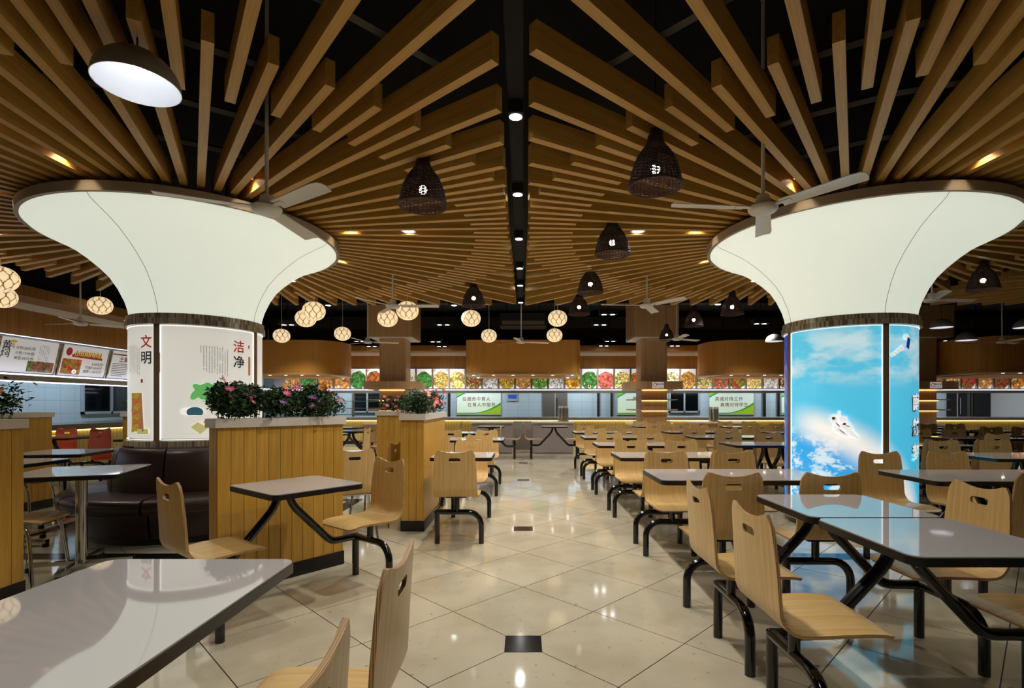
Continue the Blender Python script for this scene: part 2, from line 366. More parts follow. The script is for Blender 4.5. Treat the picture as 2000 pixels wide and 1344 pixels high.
for sx in (-1, 1):                                        # dark stone border around each mushroom column
    for (x0, x1, y0, y1) in ((-1.36, 1.36, -1.36, -1.19), (-1.36, 1.36, 1.19, 1.36), (-1.36, -1.19, -1.19, 1.19), (1.19, 1.36, -1.19, 1.19)):
        MB().box(sx * PX + x0, sx * PX + x1, PY + y0, PY + y1, -.006, .0012).build('border_strip', 'tile_black', floor)
struct(MB().box(XK - .2, XR + .2, -6, ZK + .2, ZC, ZC + .15).build('ceiling', 'ceiling_black'))
struct(MB().box(XK - .2, XR + .2, ZK, ZK + .2, 0, ZC).build('wall_back', 'kitchen_tile'))
struct(MB().box(XK - .2, XK, -6, ZK, 0, ZC).build('wall_left', 'kitchen_tile'))
struct(MB().box(XR, XR + .2, -6, ZK, 0, ZC).build('wall_right', 'paint_white'))
struct(MB().box(XK - .2, XR + .2, -6.2, -6, 0, ZC).build('wall_front', 'paint_white'))
# fascia over the service counters: lower ribbed band, recessed cream cove with downlights, upper wooden band
def fascia(n, pts):
    a, b, nx, ny = pts                                     # run from a to b; (nx,ny) points into the hall
    def run(o0, o1, z0, z1):
        p = [(a[0] + nx * o0, a[1] + ny * o0), (b[0] + nx * o0, b[1] + ny * o0), (b[0] + nx * o1, b[1] + ny * o1), (a[0] + nx * o1, a[1] + ny * o1)]
        return MB().prism(p, z0, z1)
    struct(run(-.3, 0, 2.4, 2.84).build('trim_%d' % n, 'fascia_wood'))
    struct(run(-.3, .02, 2.84, 2.95).build('trim_%d' % (n + 1), 'paint_white'))
    struct(run(-.3, .55, 2.95, 3.12).build('trim_%d' % (n + 2), 'fascia_wood'))
struct(MB().box(XL, XR, ZB + .02, ZB + .3, 3.12, ZC).build('trim_7', 'ceiling_black')); struct(MB().box(XL - .3, XL - .02, -6, ZB, 3.12, ZC).build('trim_8', 'ceiling_black'))
fascia(1, ((XL, ZB + .02), (XR, ZB + .02), 0, -1))
fascia(4, ((XL - .02, -6), (XL - .02, ZB), 1, 0))

# ------------------------------------------------------------------ mushroom columns
FL = [(.60, 2.13), (.61, 2.2), (.635, 2.29), (.69, 2.415), (.76, 2.53), (.853, 2.63), (.955, 2.72), (1.07, 2.806), (1.18, 2.866), (1.293, 2.918), (1.36, 2.95), (1.395, 2.985)]
def arc_panel(r, a0, a1, z0, z1, n=28, t_=.012):
    mb = MB(); mb.uv = []
    for i in range(n + 1):
        a = a0 + (a1 - a0) * i / n
        for z, w_ in ((z0, 0), (z1, 1)): mb.v.append((r * math.cos(a), r * math.sin(a), z)); mb.uv.append((i / n, w_))
    for i in range(n): mb.f.append((2 * i, 2 * i + 2, 2 * i + 3, 2 * i + 1)); mb.mi.append(0)
    return mb
def on_cyl(vs, r, a, z): return [(r * math.cos(a + x / r), r * math.sin(a + x / r), z + y) for x, y, *_ in vs]
def cyl_text(body, size, mat, parent, r, a, z, bold=.02, name='lettering', line=1.0):
    vs, fs = text_mesh(body, size, bold, 1, 'CENTER', line); MB().add(on_cyl(vs, r, a, z), fs).build(name, mat, parent)
def cyl_poly(pts, mat, parent, r, a, z, name): MB().add(on_cyl(pts, r, a, z), [tuple(range(len(pts)))]).build(name, mat, parent)
def ell(rx, ry, n=18, cx=0, cy=0, rot=0): return [(cx + rx * math.cos(q) * math.cos(rot) - ry * math.sin(q) * math.sin(rot), cy + rx * math.cos(q) * math.sin(rot) + ry * math.sin(q) * math.cos(rot)) for q in [2 * PI * i / n for i in range(n)]]
def pillar(sx, label, zlow, prints):
    t_ = thing('mushroom_column', label, 'column', (sx * PX, PY, 0))
    MB().lathe([(.56, 0), (.56, 3.0)], 32).build('core', 'paint_white', t_, 40)
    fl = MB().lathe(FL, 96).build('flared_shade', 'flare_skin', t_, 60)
    for k in range(4):
        a = k * PI / 2 - .03
        MB().tube([((r + .001) * math.cos(a), (r + .001) * math.sin(a), z) for r, z in FL], .0022, 5).build('seam', 'seam_grey', fl)
    MB().lathe([(1.39, 2.975), (1.425, 2.975), (1.43, 3.055), (1.2, 3.06), (.5, 3.06)], 96).build('rim', 'rim_metal', t_, 40)
    MB().lathe([(.60, 2.085), (.628, 2.085), (.628, 2.135), (.60, 2.135)], 96).build('collar', 'steel_brushed_sheen', t_, 40)
    MB().lathe([(.60, 2.03), (.64, 2.03), (.64, 2.085), (.60, 2.085)], 96).build('collar', 'steel_brushed_sheen', t_, 40)
    MB().lathe([(.59, zlow - .07), (.632, zlow - .07), (.632, zlow - .015), (.59, zlow - .015)], 96).build('collar', 'steel_brushed_sheen', t_, 40)
    if zlow < .5: MB().lathe([(.60, 0), (.60, zlow)], 64).build('base_ring', 'steel_dark', t_, 40)
    for k in range(4):
        a = k * PI / 2 - .03; g = .045
        MB().lathe([(.59, zlow - .02), (.622, zlow - .02), (.622, 2.035), (.59, 2.035)], 4, a - g, a + g, True).build('mullion', 'steel_brown', t_, 40)
        a0, a1 = a + g + .012, a + PI / 2 - g - .012
        pn = arc_panel(.61, a0, a1, zlow + .012, 2.018).build('print_panel', prints[k], t_, 60)
        fr = MB()
        for z in (zlow, 2.02): fr.lathe([(.608, z - .0035), (.616, z - .0035), (.616, z + .0035), (.608, z + .0035)], 28, a0 - .01, a1 + .01, True)
        for q in (a0 - .005, a1 + .005): fr.lathe([(.608, zlow), (.618, zlow), (.618, 2.02), (.608, 2.02)], 1, q - .005, q + .005, True)
        fr.build('light_edge', 'trim_light', pn, 40)
    return t_
pl = pillar(-1, 'white mushroom column with a round brown sofa about its foot', .92, ['print_white'] * 4)
pr = pillar(1, 'mushroom column wrapped in a blue sky and earth print', .13, ['blue_print', 'blue_print', 'sky_print', 'sky_print_side'])
RT = .6195
for ch, a, z, mt, sz in (('文', R(-102.0), 1.853, 'ink_red', .132), ('明', R(-102.0), 1.70, 'ink_black', .132), ('洁', R(-23.5), 1.842, 'ink_red', .132), ('净', R(-23.5), 1.685, 'ink_black', .132)):
    cyl_text(ch, sz, mt, pl, RT, a, z, .012)
for a, n_, s_ in ((R(-31), 11, 1), (R(-106), 9, 1)):      # columns of small vertical text too small to read
    mb = MB(); rng = random.Random(3)
    for c_ in range(n_):
        top = 0 if c_ > 1 else -.03; ln_ = rng.choice((22, 23, 24, 19)) if c_ < n_ - 1 else 8
        for r_ in range(ln_):
            if rng.random() < .12: continue
            x = -c_ * .0235 - .04; y = top - r_ * .0115
            mb.add(on_cyl([(x - .0034, y - .0034), (x + .0034, y - .0034), (x + .0034, y + .0034), (x - .0034, y + .0034)], RT, a, 1.83), [(0, 1, 2, 3)])
    tag(mb.build('small_text', 'ink_grey', pl), kind='stuff')
for a in (R(-23.5), R(-102)):
    cyl_poly([(x, y) for x, y in rrect(.032, .2, .015)], 'ink_tan', pl, RT - .001, a + .21, 1.66, 'tan_tab')
    cyl_poly(ell(.01, .02), 'ink_red', pl, RT, a + .2, 1.86, 'small_mark'); cyl_poly(rrect(.025, .035, .004), 'ink_red', pl, RT, a - .08, 1.485, 'seal_mark')
rng = random.Random(5)
for k in range(9): cyl_poly(ell(.075, .035, 10, rng.uniform(-.1, .1), rng.uniform(-.05, .07), rng.uniform(-1, 1)), 'ink_green', pl, RT + .0005 * k, R(-51), 1.36, 'printed_leaf')
cyl_poly(ell(.1, .035), 'ink_white', pl, RT, R(-63), 1.19, 'printed_plate'); cyl_poly([(x, max(y, -.03)) for x, y in ell(.07, .05)], 'ink_teal', pl, RT + .003, R(-61), 1.185, 'printed_food')
cyl_poly(ell(.07, .022), 'ink_pink', pl, RT, R(-48), 1.09, 'printed_plate')
cyl_poly([(-.08, .0), (-.02, .05), (.02, .02), (.08, .0), (0, -.07), (-.03, -.04)], 'ink_cream', pl, RT, R(-57), 1.04, 'printed_food')
cyl_poly([(-.12, -.2), (.06, -.2), (.035, .17), (-.12, .17)], 'ink_tan', pl, RT, R(-110), 1.2, 'printed_mat')
for k in range(7): cyl_poly(ell(.07, .03, 12, -.05 + .012 * (k % 3), .12 - .05 * k, .5 * (-1) ** k), 'ink_orange' if k % 2 else 'ink_yellow', pl, RT + .001 + .0006 * k, R(-111), 1.21, 'printed_noodle')
cyl_poly(rrect(.14, .05, .01), 'ink_cream', pl, RT, R(-106), 1.0, 'printed_block')
# right column: spaceman, satellite and vertical characters
aA = R(-129)
for pts, mt, k in ((ell(.045, .045, 16, -.03, .05), 'ink_white', 0), (ell(.105, .05, 18, .03, 0, -.6), 'ink_white', 1), (ell(.014, .03, 12, .005, .085, .1), 'ink_white', 2), (ell(.016, .016, 12, .005, .115), 'ink_white', 3), (rrect(.07, .06, .015, 3, .04, .045), 'ink_white', 9), (ell(.03, .005, 8, -.005, -.01, -.9), 'ink_grey', 10), (ell(.02, .004, 8, .075, -.02, -.4), 'ink_grey', 11),
                   (ell(.11, .024, 14, .09, -.07, -.75), 'ink_white', 4), (ell(.08, .022, 14, .02, -.075, -.6), 'ink_white', 5), (ell(.017, .014, 12, -.042, .053), 'ink_grey', 6), (ell(.04, .004, 8, .03, -.075, -.7), 'ink_grey', 7), (ell(.016, .012, 8, .05, 0), 'ink_grey', 8)):
    cyl_poly(pts, mt, pr, RT + .0006 * k, aA, 1.07, 'printed_spaceman')
aS = R(-70)
cyl_poly([(-.2, -.12), (-.17, -.15), (-.03, -.06), (-.06, -.03)], 'ink_white', pr, RT, aS, 1.86, 'printed_satellite')
for k in range(5):
    q = -.185 + k * .031; cyl_poly([(q, -.135 + k * .021), (q + .004, -.135 + k * .021), (q + .028, -.165 + k * .021 + .006), (q + .024, -.165 + k * .021 + .006)], 'ink_grey', pr, RT + .001, aS, 1.875, 'printed_satellite')
cyl_poly([(-.02, -.05), (.02, -.07), (.04, .03), (0, .05)], 'ink_blue', pr, RT + .0015, aS, 1.86, 'printed_satellite')
cyl_poly(ell(.035, .028, 12, -.01, .05), 'ink_white', pr, RT + .001, aS, 1.86, 'printed_satellite')
for ch, z in (('南', 1.27), ('航', 1.03), ('梦', .78)):
    cyl_text(ch, .17, 'ink_black', pr, RT - .002, R(-55.3), z - .005, .06); cyl_text(ch, .17, 'ink_white', pr, RT, R(-55), z, .03)

# ------------------------------------------------------------------ radial slat canopies
BZ0, BZ1, BW = 3.10, 3.255, .058
def canopy(cx, label, x0, x1, cans=True):
    t_ = thing('slat_canopy', label, 'ceiling', (cx, PY, 0), 0, 'radial slat canopies')
    hy = 4.1
    def bound(a):
        c, s = math.cos(a), math.sin(a); r = 99
        if c > 1e-6: r = min(r, x1 / c)
        if c < -1e-6: r = min(r, x0 / c)
        if abs(s) > 1e-6: r = min(r, hy / abs(s))
        return r
    def slat(a, r0, r1):
        if r1 - r0 < .15: return
        MB().box(r0, r1, -BW / 2, BW / 2, BZ0, BZ1).build('slat', 'slat_wood', t_, rotz=a)
    for k in range(72):
        a = R(5 * k + 2.5); slat(a, 1.24, min(3.5, bound(a) - .02))
        a = R(5 * k); slat(a, 2.95, bound(a))
    for r in (1.75, 2.4, 3.1, 3.85, 4.6):
        mb = MB(); n = 28
        for i in range(n):
            p, q = [Vector((r * math.cos(2 * PI * (i + e) / n), r * math.sin(2 * PI * (i + e) / n), 3.31)) for e in (0, 1)]
            if all(x0 < v_.x < x1 and abs(v_.y) < hy for v_ in (p, q)): mb.tube([p, q], .025, 4)
        tag(mb.build('carrier_ring', 'carrier_grey', t_), kind='stuff')
    if cans:
        for k in range(8):                                  # small gilt canister spots between the inner slats
            a = R(45 * k + 0.0); r = 1.62
            x, y = r * math.cos(a), r * math.sin(a)
            c = MB().lathe([(.001, 3.3), (.028, 3.3), (.032, 3.19), (.026, 3.19)], 16, cx=x, cy=y).build('canister_spot', 'gilt_metal', t_, 40)
            MB().disc((x, y, 3.2), .024).build('lens', 'lamp_disc', c)
            lamp('canister_light', 'SPOT', (x, y, 3.17), L_RING, t_, WARM, .02, 130, .5)
        for k in range(4):
            a = R(90 * k); r = 2.25; x, y = r * math.cos(a), r * math.sin(a)
            c = MB().lathe([(.075, 3.16), (.082, 3.115), (.06, 3.115)], 20, cx=x, cy=y).build('downlight', 'paint_white', t_, 40)
            MB().disc((x, y, 3.118), .06).build('lens', 'lamp_disc', c)
            lamp('downlight_lamp', 'SPOT', (x, y, 3.09), L_CAN, t_, NEUT, .05, 125, .7)
    return t_
canopy(-PX, 'sunburst of wooden ceiling slats around the white column', -3.40, PX - .15)
canopy(PX, 'sunburst of wooden ceiling slats around the blue printed column', -PX + .05, 3.40)
canopy(3 * PX, 'wooden ceiling slats beyond the blue column, at the right edge', -3.40, 3.40, False)

# lighting track between the two canopies
trk = thing('light_track', 'black ceiling track of square downlights between the two slat canopies', 'light track', (-.05, 0, 0))
MB().box(-.05, .05, 0.2, 9.8, 3.24, 3.30).build('channel', 'ceiling_black', trk)
for d in (-1.0, .55, 2.1, 3.45, 4.73, 6.0, 7.3, 8.35, 9.75):
    h = MB().box(-.05, .05, d - .058, d + .058, 3.16, 3.24).build('spot_housing', 'ceiling_black', trk)
    MB().disc((0, d, 3.158), .042).build('lens', 'lens_cool', h)
    lamp('spot_lamp', 'SPOT', (0, d, 3.13), L_STRIP * (.85 if d < 2.5 else 1.4), trk, NEUT, .045, 135, .8)

# ------------------------------------------------------------------ rear square columns
def rear_column(cx, label, sign=True, shelves=True):
    d0 = 14.2; t_ = thing('wood_column', label, 'column', (cx, d0, 0))
    ch = [(-.29, -.35), (.29, -.35), (.35, -.29), (.35, .29), (.29, .35), (-.29, .35), (-.35, .29), (-.35, -.29)]
    MB().prism(ch, 0, 3.05).build('shaft', 'veneer_wood', t_)
    MB().box(-.58, .58, -.58, .58, 3.03, ZC).build('capital_box', 'veneer_wood', t_); MB().box(-.57, .57, -.57, .57, 3.015, 3.03).build('soffit_panel', 'paint_white', t_)
    MB().prism(rrect(1.42, 1.42, .22, 6), 1.66, 1.86).build('collar_shelf', 'veneer_wood', t_, 30)
    MB().box(-.34, .34, -.37, -.352, 1.63, 1.645).build('light_strip', 'led_warm', t_)
    for z in (1.37, 1.1):
        s_ = MB().prism(rrect(1.2, .95, .05, 3), z, z + .03).build('shelf', 'veneer_wood', t_)
        MB().box(-.34, .34, -.37, -.352, z - .02, z - .006).build('light_strip', 'led_warm', s_)
    MB().prism(rrect(1.25, 1.1, .1, 4), .70, .75).build('counter_ring', 'cap_stone', t_, 30)
    MB().box(-.55, .55, -.48, .48, 0, .70).build('counter_base', 'veneer_wood', t_)
    if sign:
        s_ = MB().box(-.15, .15, -.722, -.714, 1.68, 1.84).build('no_smoking_sign', 'board_white', t_)
        MB().lathe([(.038, -.004), (.05, -.004), (.05, .004), (.038, .004)], 24, close=True).build('ban_ring', 'ink_red', s_, loc=(-.085, -.723, 1.76)).rotation_euler.x = PI / 2
        text('请勿吸烟', .05, 'ink_black', s_, (.045, -.7235, 1.775), bold=.03); text('NO SMOKING', .026, 'ink_black', s_, (.045, -.7235, 1.71))
        text('温馨提示', .022, 'ink_red', s_, (-.08, -.7235, 1.823))
    return t_
rear_column(-PX + .0, 'square wooden column behind the flowers, left of the middle drum', False)
rear_column(PX + .0, 'square wooden column with a no smoking sign, nearest the middle drum')
rear_column(3 * PX + .22, 'square wooden column with a no smoking sign, right of the blue column')

# ------------------------------------------------------------------ wooden soffit drums over the serving islands
def drum(x0, x1, y0, y1, r, label):
    t_ = thing('soffit_drum', label, 'bulkhead', ((x0 + x1) / 2, (y0 + y1) / 2, 0)); w, d = x1 - x0, y1 - y0
    MB().prism(rrect(w, d, r, 10), 2.07, 2.93).build('body', 'ribbed_wood', t_, 30)
    MB().prism(rrect(w + .06, d + .06, r + .03, 10), 2.035, 2.07).build('bottom_rim', 'veneer_wood', t_, 30)
    MB().prism(rrect(w - .02, d - .02, r, 10), 2.026, 2.035).build('soffit', 'cap_stone', t_, 30)
    MB().prism(rrect(w - .7, d - .7, .12, 6), 2.0, 2.026).build('soffit_panel', 'ribbed_wood', t_, 30)
    for x in (-w / 3, w / 3): MB().tube([(x, 0, 2.9), (x, 0, ZC)], .015, 6).build('hanger_rod', 'ceiling_black', t_)
    n = max(3, int(w / .48))
    for i in range(n):
        for yy in (-d / 2 + .18, d / 2 - .18):
            x = -w / 2 + r * .6 + .1 + (w - 1.2 * r - .2) * i / (n - 1)
            MB().disc((x, yy, 2.0245), .035, 12).build('downlight', 'lamp_disc', t_)
    for i in range(max(1, int(w / 1.6))):
        lamp('drum_light', 'SPOT', (-w / 2 + w * (i + .5) / max(1, int(w / 1.6)), -d / 2 + .2, 1.99), 35, t_, NEUT, .1, 140, .6)
    return t_
DY0, DY1 = 13.5, 15.3
drum(GX(909, DY0), GX(1134, DY0), DY0, DY1, .16, 'long wooden ceiling drum hanging over the centre of the back counter')
drum(-7.6, GX(675, 14.2), DY0, DY1, .75, 'rounded wooden ceiling drum left of the centre, behind the white column')
drum(GX(1374, 14.2), 8.6, DY0, DY1, .75, 'rounded wooden ceiling drum just left of the blue column')
drum(11.1, 17, 12.6, 15.3, .9, 'rounded wooden ceiling drum at the far right, past the shelves')

# ------------------------------------------------------------------ menu boards
PAL = [(196, 84, 40), (222, 170, 60), (226, 222, 214), (214, 120, 40), (90, 150, 50), (180, 60, 40), (232, 214, 180), (206, 150, 80), (60, 130, 60), (150, 84, 44), (220, 196, 120), (196, 100, 84)]
mrow = thing('menu_board', 'row of lit food photo panels above the back serving counter', 'menu board', (0, ZB, 0))
z0, z1 = HZ(759, ZB), HZ(722, ZB)
pm = MB().box(-.232, .232, -.008, .008, -(z1 - z0) / 2, (z1 - z0) / 2).mesh('photo_panel', 'food_print')
div = MB(); rng = random.Random(11)
for k in range(-14, 44):
    x = GX(703 + 31.9 * k, ZB)
    if x < XL + .4 or x > XR - .4: continue
    o = link('photo_panel', pm, mrow, (x, -.16, (z0 + z1) / 2)); o.rotation_euler.x = R(8); o.color = (*lin(PAL[rng.randrange(len(PAL))]), 1)
    div.box(x + .24, x + .292, -.2, -.14, z0 - .01, z1 + .01)
MB().box(XL + .2, XR - .2, -.06, .022, z0 - .05, 2.42).build('backing', 'backing_grey', mrow)
tag(div.build('divider', 'steel_brushed_sheen', mrow), kind='stuff')
MB().box(XL + .2, XR - .2, -.24, -.19, z0 - .06, z0 - .04).build('light_bar', 'led_cool', mrow)
MB().box(XL + .2, XR - .2, -.3, 0, z0 - .15, z0 - .075).build('steel_ledge', 'steel_plain', mrow)
MB().box(XL + .2, XR - .2, -.16, -.1, 2.39, 2.40).build('top_light', 'led_dim', mrow)
# left wall: three priced boards
lrow = thing('price_board', 'row of large lit price boards above the left serving counter', 'menu board', (XL, 0, 0))
pitch = 1.1
for k, y in enumerate((7.52, 8.62, 9.72, 10.82, 11.92, 13.02, 14.12)):
    b = MB().box(-.01, .01, -.5, .5, -.275, .275).build('board', 'board_white', lrow); b.location = (.13, y, 2.055); b.rotation_euler.y = R(13)
    MB().box(-.012, .02, -.535, -.505, -.29, .29).build('board_frame', 'steel_brushed_sheen', b); MB().box(-.012, .02, .505, .535, -.29, .29).build('board_frame', 'steel_brushed_sheen', b)
    U_, V_ = (0, 1, 0), (0, 0, 1)
    if k == 1:
        tag(b, 'price board for braised dishes at 20, 15 and 05')
        text('黄\n焖', .15, 'ink_black', b, (.012, -.4, .08), U_, V_, .01, line=.9); text('鸡', .09, 'ink_dark_red', b, (.012, -.31, .14), U_, V_)
        cyl = MB().add([(.012, -.3 + p, .22 + q) for p, q in ell(.06, .022)], [tuple(range(18))]).build('badge', 'ink_yellow', b)
        text('大份:20元/份\n小份:15元/份\n米饭:05元/份', .062, 'ink_black', b, (.012, -.08, .04), U_, V_, .012, line=1.35)
        d = MB()
        for i in range(6):
            for j in range(10):
                if (i * 7 + j * 3) % 5: d.add([(.012, .17 + i * .033 + p, .2 - j * .03 + q) for p, q in ((-.006, -.006), (.006, -.006), (.006, .006), (-.006, .006))], [(0, 1, 2, 3)])
        tag(d.build('small_text', 'ink_black', b), kind='stuff')
        f = MB().box(-.01, .012, -.24, .24, -.09, .09).build('food_photo', 'food_print', b, loc=(.001, .24, -.165)); f.color = (*lin((130, 84, 56)), 1)
    elif k == 2:
        tag(b, 'price board with yellow characters over red flames and an egg dish')
        fl_ = MB()
        for i in range(15): fl_.add([(.011, -.28 + i * .042, .09), (.011, -.24 + i * .042, .09), (.011, -.25 + i * .042, .17 + .05 * abs(math.sin(i * 1.7)))], [(0, 1, 2)])
        fl_.add([(.011, -.3, .07), (.011, .38, .05), (.011, .38, .09), (.011, -.3, .12)], [(0, 1, 2, 3)]); fl_.build('flame_print', 'ink_red', b)
        MB().add([(.012, -.37 + p, .16 + q) for p, q in ell(.065, .075)], [tuple(range(18))]).build('badge', 'ink_red', b)
        text('土耳其烤肉饭', .1, 'ink_yellow', b, (.015, .05, .13), U_, V_, .03)
        text('8.00元/份\n打包9.00元/份\n加肉11.00元/份', .066, 'ink_gold', b, (.012, .43, -.11), U_, V_, .02, 'RIGHT', line=1.1)
        f = MB().box(-.01, .012, -.2, .2, -.14, .14).build('food_photo', 'food_print', b, loc=(.001, -.27, -.11)); f.color = (*lin((190, 96, 40)), 1)
        MB().add([(.0145, -.19 + p, -.2 + q) for p, q in ell(.05, .04)], [tuple(range(18))]).build('egg_white', 'ink_white', b); MB().add([(.0155, -.19 + p, -.2 + q) for p, q in ell(.022, .02)], [tuple(range(18))]).build('egg_yolk', 'ink_yellow', b)
    elif k == 3:
        tag(b, 'price board with red characters beside the white column')
        text('土家酱香饼', .12, 'ink_dark_red', b, (.012, .0, .11), U_, V_, .02)
        d = MB()
        for j in range(8): d.add([(.012, -.45, .02 - j * .035), (.012, -.04 - .1 * (j == 7), .02 - j * .035), (.012, -.04 - .1 * (j == 7), .032 - j * .035), (.012, -.45, .032 - j * .035)], [(0, 1, 2, 3)])
        tag(d.build('small_text', 'ink_grey', b), kind='stuff'); MB().box(.009, .012, -.48, .48, .2, .225).build('gold_band', 'ink_gold', b)
    else:
        f = MB().box(-.01, .012, -.4, .4, -.2, .2).build('food_photo', 'food_print', b, loc=(.001, 0, 0)); f.color = (*lin(PAL[k]), 1)
MB().box(0.02, .05, -2, ZB - .4, 1.76, 2.36).build('backing', 'backing_grey', lrow)
MB().box(.2, .25, -2, ZB - .4, 1.735, 1.755).build('light_bar', 'led_cool', lrow)
MB().box(0, .3, -2, ZB - .4, 1.64, 1.725).build('steel_ledge', 'steel_plain', lrow)
MB().box(.1, .2, -2, ZB - .4, 1.625, 1.638).build('light_bar', 'led_cool', lrow)
MB().box(.06, .1, -2, ZB - .4, 2.375, 2.385).build('top_light', 'led_dim', lrow)

# ------------------------------------------------------------------ serving counters
def counter(name, label, x0, x1, y0, y1, ax):
    t_ = thing(name, label, 'counter', (0, 0, 0))
    if ax == 'x':
        MB().box(x0, x1, y0 + .12, y1, 0, .74).build('front', 'counter_wood', t_); MB().box(x0, x1, y0, y1 + .3, .76, .85).build('worktop', 'steel_plain', t_)
        MB().box(x0, x1, y0 + .07, y0 + .1, .735, .755).build('light_strip', 'led_warm', t_); MB().box(x0, x1, y0 + .1, y1, 0, .1).build('plinth', 'plinth_black', t_)
    else:
        MB().box(x0, x1 - .12, y0, y1, 0, .78).build('front', 'counter_wood', t_); MB().box(x0 - .3, x1, y0, y1, .80, .90).build('worktop', 'steel_dark', t_)
        MB().box(x1 - .1, x1 - .07, y0, y1, .775, .795).build('light_strip', 'led_warm', t_); MB().box(x0, x1 - .1, y0, y1, 0, .1).build('plinth', 'plinth_black', t_)
    return t_
counter('serving_counter', 'long steel topped counter with a lit wooden front along the back', XL + .3, XR - .2, ZB - .5, ZB + .1, 'x')
counter('serving_counter', 'steel topped counter with a lit wooden front under the price boards', XL - .5, XL + .12, -2, ZB - .7, 'y')

# ------------------------------------------------------------------ kitchen behind the counters
def kx(x): return GX(x, ZK)
def kz(y): return HZ(y, ZK)
def poster(x0, x1, l1, l2, label):
    t_ = thing('wall_poster', label, 'poster', ((kx(x0) + kx(x1)) / 2, ZK - .03, kz(788))); w = (kx(x1) - kx(x0)) / 2; h = .40
    MB().box(-w - .03, w + .03, 0, .025, -h - .04, h + .04).build('frame', 'frame_alu', t_)
    mb = MB(); mb.add([(-w, -.003, -h), (w, -.003, -h), (w, -.003, h), (-w, -.003, h)], [(0, 1, 2, 3)]); mb.uv = [(0, 0), (1, 0), (1, 1), (0, 1)]
    mb.build('print', 'poster_print', t_)
    if l1: text(l1, .165, 'ink_dark_red', t_, (-w * .12, -.006, .16), bold=.006, spacing=1.15)
    if l2: text(l2, .165, 'ink_dark_red', t_, (w * .12, -.006, -.06), bold=.006, spacing=1.15)
poster(893, 978, '在服务中育人', '在育人中服务', 'green edged slogan poster under the centre drum')
poster(1206, 1291, '质量', None, 'green edged slogan poster half hidden by the wooden column')
poster(1385, 1471, '真诚对待工作', '真情对待学生', 'green edged slogan poster left of the blue column')
poster(1526, 1611, None, None, 'green edged poster cut off by the blue column edge')
poster(560, 640, None, None, 'green edged poster behind the flower planter')
def night_window(n, x0, x1, y0, y1, wall='b'):
    if wall == 'b': a0, a1 = kx(x0), kx(x1); q0, q1 = kz(y1), kz(y0)
    else: a0, a1, q0, q1 = x0, x1, y0, y1
    w, h = (a1 - a0) / 2, (q1 - q0) / 2
    o = struct(thing('window_%d' % n, None, None)); del_ = 0
    if wall == 'b': o.location = ((a0 + a1) / 2, ZK - .01, (q0 + q1) / 2)
    else: o.location = (XK + .01, (a0 + a1) / 2, (q0 + q1) / 2); o.rotation_euler.z = PI / 2
    fr = MB().box(-w, w, -.05, 0, -h, -h + .06).box(-w, w, -.05, 0, h - .06, h).box(-w, -w + .06, -.05, 0, -h, h).box(w - .06, w, -.05, 0, -h, h).box(-.03, .03, -.05, 0, -h, h)
    fr.build('window_frame', 'frame_alu', o)
    for s in (-1, 1): MB().box(s * w / 2 - w / 2 + .03, s * w / 2 + w / 2 - .03, -.02, -.01, -h + .05, h - .05).build('pane', 'window_night', o)
night_window(1, 1306, 1366, 750, 806); night_window(2, 688, 748, 750, 806)
night_window(3, 12.85, 14.7, 1.02, 1.8, 'l')
def doorlike(n, x0, x1, mt, parts=True):
    o = struct(thing('door_%d' % n, None, None)); o.location = ((kx(x0) + kx(x1)) / 2, ZK - .01, 0); w = (kx(x1) - kx(x0)) / 2
    MB().box(-w, w, -.04, 0, 0, 2.1).build('door_leaf', mt, o); MB().box(-.015, .015, -.06, -.04, 0, 2.1).build('stile', 'frame_alu', o)
    MB().box(.06, .09, -.09, -.04, .9, 1.5).build('handle', 'chrome', o)
doorlike(1, 1060, 1108, 'steel_plain'); doorlike(2, 1848, 1887, 'window_night'); doorlike(3, 1900, 1966, 'window_night')
for k, x in enumerate((878, 1168, 1194, 1492, 1519, 1895)):
    tag(MB().box(-.04, .04, -.06, 0, 0, 2.6).build('kitchen_post', 'steel_dark', loc=(kx(x), ZK - .02, 0)), 'grey steel post on the kitchen wall, %s from the left' % ORD[k], 'post', 'kitchen wall posts')
nb = thing('notice_board', 'grey notice board with two blue panels beside the slogan poster', 'notice board', (kx(1001), ZK - .03, kz(772)))
MB().box(-.2, .2, 0, .02, -.22, .3).build('backing', 'frame_alu', nb); MB().box(-.16, .16, -.006, 0, -.12, .02).build('blue_panel', 'ink_blue', nb); MB().box(-.16, .16, -.006, 0, .1, .24).build('blue_panel', 'ink_blue', nb)
# open steel dish shelf seen left of the rear column
ds = thing('dish_shelf', 'open glass dish shelf on steel posts behind the left planter', 'shelf', (GX(690, 17.8), 17.8, 0))
for x in (-1.5, -.0, 1.3): MB().box(x - .03, x + .03, -.03, .03, 0, 1.62).build('post', 'steel_brushed_sheen', ds)
for z in (.9, 1.12, 1.36): MB().box(-1.6, 1.4, -.25, .25, z, z + .02).build('glass_shelf', 'kitchen_shelf', ds)
